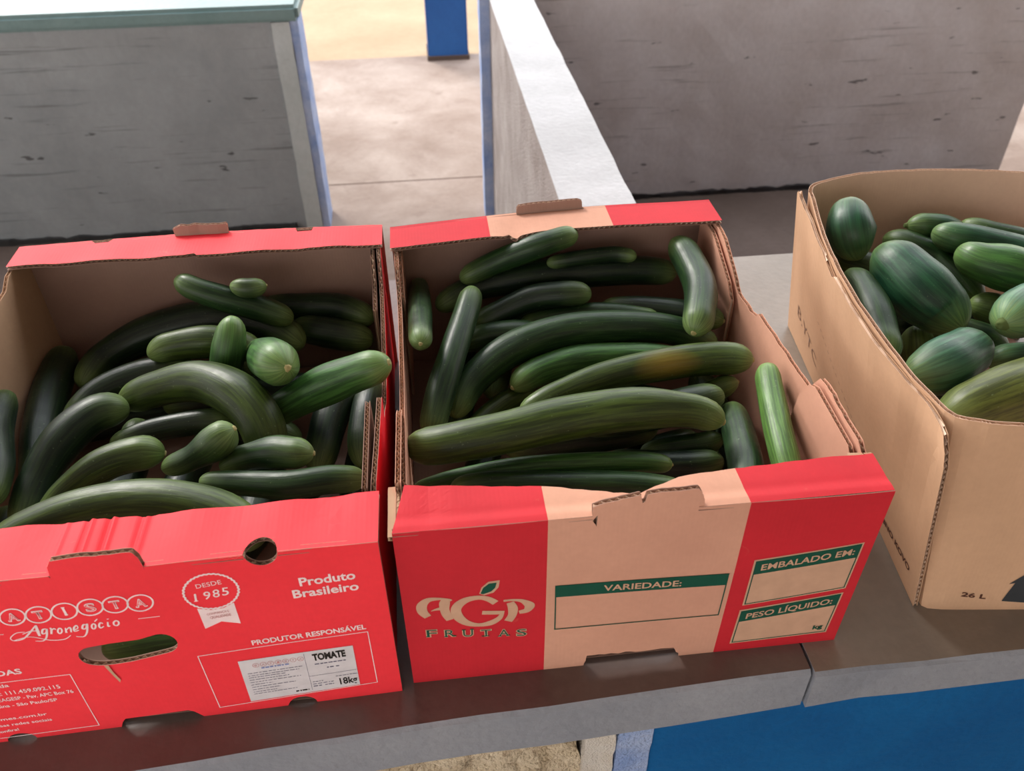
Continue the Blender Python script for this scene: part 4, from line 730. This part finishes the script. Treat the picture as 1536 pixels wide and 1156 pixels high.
"FL15":[[-0.1585,0.1194,0.0788,0.0097],[-0.155,0.1623,0.0763,0.0195],[-0.1526,0.2053,0.0739,0.0195],[-0.1512,0.2483,0.0715,0.0195],[-0.1508,0.2913,0.069,0.0097]],
"FL16":[[-0.4289,0.0636,0.0628,0.0097],[-0.4226,0.1017,0.0635,0.0195],[-0.4187,0.14,0.0642,0.0195],[-0.4172,0.1785,0.0649,0.0195],[-0.418,0.2171,0.0656,0.0097]],
"FM3":[[0.0667,0.1829,0.0239,0.0097],[0.08,0.2298,0.0252,0.0195],[0.0937,0.2766,0.0265,0.0195],[0.1079,0.3233,0.0278,0.0195],[0.1226,0.3698,0.0291,0.0097]],
"FM4":[[0.1889,0.1743,0.0409,0.0097],[0.2261,0.2048,0.0393,0.0195],[0.266,0.2306,0.0377,0.0195],[0.3086,0.2516,0.0362,0.0195],[0.3539,0.2678,0.0346,0.0097]],
"FM9":[[0.382,0.2268,0.0279,0.0097],[0.3867,0.264,0.0327,0.0195],[0.3882,0.3011,0.0375,0.0195],[0.3863,0.3383,0.0423,0.0195],[0.3811,0.3754,0.0472,0.0097]],
"FM10":[[0.11,0.3389,0.0667,0.0097],[0.1189,0.3813,0.0709,0.0195],[0.1325,0.4217,0.0751,0.0195],[0.1508,0.4603,0.0793,0.0195],[0.1739,0.497,0.0835,0.0097]],
"FM12":[[0.1922,0.3261,0.0683,0.0097],[0.2331,0.3233,0.069,0.0195],[0.2717,0.3138,0.0698,0.0195],[0.3079,0.2975,0.0706,0.0195],[0.3418,0.2745,0.0714,0.0097]],
"FM13":[[0.1126,0.2378,0.075,0.0097],[0.1588,0.2401,0.0744,0.0195],[0.2048,0.2439,0.0738,0.0195],[0.2507,0.249,0.0732,0.0195],[0.2964,0.2556,0.0727,0.0097]],
"FM15":[[0.3781,0.1044,0.0709,0.0097],[0.3733,0.1486,0.0713,0.0195],[0.3744,0.1923,0.0717,0.0195],[0.3817,0.2353,0.0721,0.0195],[0.3949,0.2778,0.0725,0.0097]],
"FM16":[[0.0476,0.2604,0.0717,0.0097],[0.0617,0.3023,0.0724,0.0195],[0.0721,0.3449,0.0731,0.0195],[0.0788,0.3883,0.0738,0.0195],[0.0819,0.4324,0.0745,0.0097]],
"FM19":[[0.185,0.2064,0.1326,0.0097],[0.2293,0.2072,0.1325,0.0195],[0.273,0.212,0.1325,0.0195],[0.3161,0.2206,0.1325,0.0195],[0.3587,0.233,0.1324,0.0097]],
"FR1":[[0.6514,0.4532,0.0428,0.015],[0.6839,0.4528,0.0436,0.03],[0.7164,0.4532,0.0444,0.03],[0.7489,0.4545,0.0451,0.03],[0.7814,0.4566,0.0459,0.015]],
"FR2":[[0.6186,0.3422,0.0456,0.015],[0.65,0.3342,0.0447,0.03],[0.6815,0.3262,0.0437,0.03],[0.713,0.3182,0.0428,0.03],[0.7446,0.3102,0.0419,0.015]],
"FR5":[[0.686,0.393,0.0793,0.015],[0.7182,0.3989,0.0813,0.03],[0.7506,0.402,0.0833,0.03],[0.7831,0.4023,0.0853,0.03],[0.8158,0.3999,0.0873,0.015]]}
NR, NS = 34, 26
def cucumber_mesh(name, pts, seed, tipk=1.15):
    r_ = random.Random(seed); P = [Vector(p[:3]) for p in pts]; R = [p[3] for p in pts]
    # resample the centre line
    D = []
    for i in range(len(P)-1):
        p0, p1, p2, p3 = P[max(i-1, 0)], P[i], P[i+1], P[min(i+2, len(P)-1)]
        for j in range(14):
            a = j/14; D.append((.5*((2*p1)+(-p0+p2)*a+(2*p0-5*p1+4*p2-p3)*a*a+(-p0+3*p1-3*p2+p3)*a**3), i+a))
    D.append((P[-1], len(P)-1.0001))
    L = [0.]
    for a, b in zip(D, D[1:]): L.append(L[-1]+(b[0]-a[0]).length)
    tot = L[-1]
    def at(s):
        s = min(max(s, 0), tot); i = 0
        while i < len(L)-2 and L[i+1] < s: i += 1
        a = (s-L[i])/max(L[i+1]-L[i], 1e-9); return D[i][0].lerp(D[i+1][0], a), D[i][1]*(1-a)+D[i+1][1]*a
    Rm = max(R)
    body = list(R); body[0] = max(R[0], R[1]*.84); body[-1] = max(R[-1], R[-2]*.84)
    def rad(s):
        _, k = at(s); i = min(int(k), len(R)-2); a = k-i; a = a*a*(3-2*a); b = body[i]*(1-a)+body[i+1]*a
        for d, e in ((s, 0), (tot-s, -1)):
            c = body[e]*(tipk+.25*(e == 0))
            if d < c: b *= math.sqrt(max(0, 1-(1-d/c)**2))**.92
        return b
    ss = []
    for k in range(NR+1):
        t = k/NR; t = .5-.5*math.cos(PI*t)*(.55+.45*abs(math.cos(PI*t))); ss.append(t*tot)
    V = []; F = []; fl = []; tp = []
    up = Vector((0, 0, 1)); ph = [r_.uniform(0, 6.28) for _ in range(4)]
    prev = None
    for k, s in enumerate(ss):
        c, _ = at(s); d = (at(s+.002)[0]-at(s-.002)[0]).normalized()
        if prev is None: x = d.cross(up if abs(d.z) < .9 else Vector((1, 0, 0))).normalized()
        else: x = (prev-d*prev.dot(d)).normalized()
        prev = x; y = d.cross(x); rr_ = rad(s)
        if k in (0, NR): V.append(c); fl.append((0, 0, s*8)); tp.append(0); continue
        tipd = min(1, min(s, tot-s)/min(Rm*2.6, .042))
        for j in range(NS):
            a = 2*PI*j/NS
            m = 1+.014*math.cos(5*a+ph[0])+.010*math.cos(3*a+ph[1])*math.sin(s*40+ph[2])+.008*math.sin(s*70+ph[3]+a)+.010*math.cos(8*a+ph[2]+.6*math.sin(s*12))
            q = c+(x*math.cos(a)+y*math.sin(a))*rr_*m
            V.append(q); fl.append((math.cos(a), math.sin(a), s*8)); tp.append(tipd)
    for k in range(1, NR-1):
        o = 1+(k-1)*NS
        for j in range(NS): F.append((o+j, o+(j+1) % NS, o+NS+(j+1) % NS, o+NS+j))
    for j in range(NS): F.append((0, 1+(j+1) % NS, 1+j))
    o = 1+(NR-2)*NS; e = len(V)-1
    for j in range(NS): F.append((o+j, o+(j+1) % NS, e))
    base = Vector(sum(P, Vector())/len(P)); base.z = min(v.z for v in V)
    ob = mesh_obj(name, [v-base for v in V], F, M_CUC, smooth=True); ob.location = base
    a1 = ob.data.attributes.new('flow', 'FLOAT_VECTOR', 'POINT'); a1.data.foreach_set('vector', [c for f in fl for c in f])
    a2 = ob.data.attributes.new('tip', 'FLOAT', 'POINT'); a2.data.foreach_set('value', tp)
    ends = []
    for s, sg in ((0, -1), (tot, 1)):
        c, _ = at(s); d = (at(s+.002)[0]-at(s-.002)[0]).normalized()*sg; ends.append((c-base, d, Rm))
    return ob, ends
def scar(parent, c, d, R, stem):
    """dry blossom scar or cut stem at the tip"""
    x = d.orthogonal().normalized(); y = d.cross(x); V = []; F = []; n = 10; r0 = R*(.17 if stem else .13); h = .0035 if stem else .0011
    for k, (rr_, z) in enumerate(((1.5, -.0012), (1.1, .0004), (.85, h), (.45, h*.8))):
        for j in range(n):
            a = 2*PI*j/n; w = 1+.15*math.sin(3*a+k)
            V.append(c+d*z+(x*math.cos(a)+y*math.sin(a))*r0*rr_*w)
    for k in range(3):
        for j in range(n): F.append((k*n+j, k*n+(j+1) % n, k*n+n+(j+1) % n, k*n+n+j))
    F.append(tuple(3*n+j for j in range(n)))
    me = bpy.data.meshes.new('scar'); me.from_pydata(V, [], F); me.materials.append(M_STUB if stem else M_SCAR)
    me.polygons.foreach_set('use_smooth', [True]*len(F))
    o = bpy.data.objects.new('stem_stub' if stem else 'blossom_scar', me); COL.objects.link(o); o.parent = parent
INFO = {'L1': ('long olive-green cucumber lying along the front flange of the bright red box', 'o', ''),
 'L2': ('olive-green cucumber with blunt right tip, second from the front flange at left', 'o', 'b'),
 'L3': ('dark bent cucumber arching up from the front-left corner of the bright red box', 'd', ''),
 'L4': ('big shiny hooked cucumber arching over the middle of the bright red box', 'o', ''),
 'L5': ('thin dark cucumber lying under the big hooked one in the bright red box', 'd', ''),
 'L6': ('club-shaped cucumber with bulbous tip below the big hooked one', 'm', 'b'),
 'L7': ('short pale-lit cucumber pointing right, just above the long one at the front flange', 'm', 'b'),
 'L8': ('slightly sagging cucumber along the front flange at the right wall of the bright red box', 'm', 'b'),
 'L9': ('small cucumber standing upright with pale tip behind the big hooked one', 'g', 'a'),
 'L10': ('thick cucumber seen end-on with a round scarred tip in the bright red box', 'g', 'a'),
 'L11': ('cucumber whose pale green tip pokes over the right wall of the bright red box', 'g', 'b'),
 'L12': ('olive cucumber lying behind the small upright one in the bright red box', 'o', ''),
 'L13': ('long arched cucumber crossing the back half of the bright red box', 'd', ''),
 'L14': ('green cucumber leaning on the back wall of the bright red box, tip up left', 'm', ''),
 'L15': ('short stubby dark cucumber by the back wall of the bright red box', 'd', 'b'),
 'L16': ('very dark upright cucumber by the left wall of the bright red box', 'd', ''),
 'L17': ('dark cucumber between the long arched one and the big hooked one', 'd', ''),
 'L18': ('dark cucumber in the back right corner of the bright red box', 'd', ''),
 'L19': ('dark cucumber just behind the one poking over the right wall', 'd', ''),
 'L20': ('dark steep cucumber in the deep gap at the right of the bright red box', 'd', ''),
 'L21': ('dark cucumber pressed against the inside right wall of the bright red box', 'd', ''),
 'L22': ('dull cucumber at the left picture edge inside the bright red box', 'd', ''),
 'L23': ('cucumber seen through the oval hand hole of the bright red box', 'g', ''),
 'M1': ('largest cucumber of the middle box, spanning its whole width near the front', 'o', 'b'),
 'M2': ('dark cucumber with white sheen tucked right behind the front flange notch', 'm', 's'),
 'M3': ('slender striped cucumber just behind the one at the front flange of the middle box', 'g', 'b'),
 'M4': ('arched cucumber with a yellowish patch right behind the largest one', 'o', 'b'),
 'M5': ('green cucumber with pointed left tip in the centre of the middle box', 'g', 'a'),
 'M6': ('long arched cucumber with pale highlight crossing the middle box centre', 'm', ''),
 'M7': ('slim upright cucumber leaning near the left wall of the middle box', 'm', ''),
 'M8': ('cucumber seen end-on with a star-like scar at the left wall of the middle box', 'm', 'a'),
 'M9': ('grey-green cucumber hanging down from the back right corner of the middle box', 'm', 'b'),
 'M10': ('medium cucumber with blunt right end behind the long arched one', 'd', ''),
 'M11': ('long dark cucumber lying along the back wall of the middle box', 'd', ''),
 'M12': ('green cucumber sticking up under the back flange of the middle box', 'm', ''),
 'M13': ('small dark cucumber between the back wall and the long dark one', 'd', ''),
 'M14': ('dark cucumber passing under the one in the back right corner', 'd', 'b'),
 'M15': ('thin cucumber edge showing behind the long arched one of the middle box', 'm', ''),
 'M16': ('dull cucumber to the right of the slim upright one in the middle box', 'm', ''),
 'M17': ('bright light-green cucumber standing by the right wall of the middle box', 'l', 'a'),
 'M18': ('short olive cucumber stub under the yellow-patched one, pointing right', 'o', 'a'),
 'M19': ('thick cucumber running to the front left of the bright light-green one', 'm', ''),
 'M20': ('small cucumber end peeping out under the tip of the largest one', 'm', 'a'),
 'M21': ('dark cucumber under the largest one near the front right', 'd', ''),
 'M22': ('small olive cucumber tip in the gap left of the centre one', 'o', ''),
 'R1': ('upright dark green fat cucumber in the back left corner of the plain brown box', 'b', ''),
 'R2': ('olive cucumber half hidden below the upright one in the back left corner', 'o', ''),
 'R3': ('grey-green cucumber lying along the left wall of the plain brown box', 'm', ''),
 'R4': ('big dark green oval cucumber, the largest one in the plain brown box', 'b', ''),
 'R5': ('long dull cucumber lying behind the big dark oval one', 'm', ''),
 'R6': ('short cucumber with stem scar near the back wall of the plain brown box', 'b', 's'),
 'R7': ('rounded green cucumber near the back wall, running to the right picture edge', 'b', ''),
 'R7b': ('cucumber squeezed between the back wall and the rounded green one', 'm', ''),
 'R8': ('bright yellow-green tipped fat cucumber at the right picture edge', 'g', ''),
 'R9': ('small dark olive cucumber end right of the big dark oval one', 'o', ''),
 'R10': ('small round brown-green cucumber end below the big dark oval one', 'o', 'a'),
 'R11': ('small striped cucumber between the brown-green end and the scarred one', 'm', 'a'),
 'R12': ('pale shiny fat cucumber with grey stem scar at the right picture edge', 't', 's'),
 'R13': ('teal-green cucumber below the pale scarred one at the right edge', 't', ''),
 'R14': ('blue-green glossy fat cucumber lying by the front left rim of the plain brown box', 't', 'e'),
 'R15': ('large yellow-striped fat cucumber at the front rim of the plain brown box', 'y', ''),
 'FL2': ('dark cucumber end peeping out left below the big hooked one', 'd', ''),
 'FL3': ('dark cucumber glimpsed between the tail of the big hooked one and the short pale-lit one', 'd', ''),
 'FL5': ('dark cucumber glimpsed above the sagging one, next to the inside right wall', 'd', ''),
 'FL7': ('dark cucumber glimpsed through the round hole of the bright red box', 'd', ''),
 'FL10': ('dark sliver of cucumber below the thin dark one, left of the club-shaped one', 'd', ''),
 'FL11': ('dark cucumber glimpsed inside the bend of the big hooked one', 'd', ''),
 'FL12': ('dark cucumber sliver between the club-shaped one and the long olive one', 'd', ''),
 'FL13': ('dark sliver between the small upright cucumber and the end-on one', 'd', ''),
 'FL15': ('dark sliver between the long olive cucumber tip and the sagging one, at the flange', 'd', ''),
 'FL16': ('dark sliver at the left picture edge above the long olive cucumber', 'd', ''),
 'FM3': ('dark cucumber sliver under the left part of the largest one', 'd', ''),
 'FM4': ('dark cucumber sliver directly under the right part of the largest one', 'd', ''),
 'FM9': ('dark cucumber end between the yellow-patched one and the short olive stub', 'd', ''),
 'FM10': ('dark cucumber glimpsed left of the green one with the pointed tip', 'd', ''),
 'FM12': ('dark sliver above the largest cucumber, below the yellow-patched one', 'd', ''),
 'FM13': ('broad dark cucumber lying right beneath the largest one of the middle box', 'd', ''),
 'FM15': ('dark bit of cucumber left of the thick one at the front right', 'd', ''),
 'FM16': ('dark sliver between the slim upright cucumber and the long arched one', 'd', ''),
 'FM19': ('dark cucumber seen above the slender striped one of the middle box', 'd', ''),
 'FM20': ('dark cucumber end showing above the right tip of the largest one', 'd', ''),
 'FR1': ('dark fat cucumber glimpsed between the left-wall one and the big dark oval one', 'd', ''),
 'FR2': ('dark fat cucumber glimpsed behind the blue-green glossy one at the front rim', 'd', ''),
 'FR5': ('dark sliver of cucumber between the big dark oval one and the small round brown-green end', 'd', '')}
TONE = {'d': (.004, .013, .005), 'm': (.013, .042, .009), 'o': (.050, .080, .010), 'y': (.12, .14, .025), 'g': (.050, .15, .030), 'b': (.010, .075, .036), 'l': (.11, .24, .045), 't': (.045, .14, .085)}  # near-black 'd' puts the shade of the deep gaps into the skin
for i, (key, pts) in enumerate(CUC.items()):
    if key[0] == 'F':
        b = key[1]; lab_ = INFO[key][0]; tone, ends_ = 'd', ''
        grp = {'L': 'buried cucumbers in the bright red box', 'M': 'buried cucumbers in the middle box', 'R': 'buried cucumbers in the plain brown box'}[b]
    else:
        b = key[0]; lab_, tone, ends_ = INFO[key]
        grp = {'L': 'cucumbers in the bright red box', 'M': 'cucumbers in the middle box', 'R': 'fat cucumbers in the plain brown box'}[b]
    ob, ends = cucumber_mesh('cucumber', pts, i, 1.45 if b == 'R' else 1.3)
    if key == 'M4': ob.data.materials[0] = cucumber_mat('cucumber_skin_yellow_patch', (.034, -.010, .036))
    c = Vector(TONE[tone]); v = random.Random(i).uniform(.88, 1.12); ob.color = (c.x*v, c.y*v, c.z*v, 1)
    tag(ob, lab_, 'cucumber', grp)
    for ch in ends_:   # a/b: scar at first/last point, s/e: stem at first/last point
        c_, d_, R_m = ends[0 if ch in 'as' else 1]
        scar(ob, c_, d_, R_m, ch in 'se')
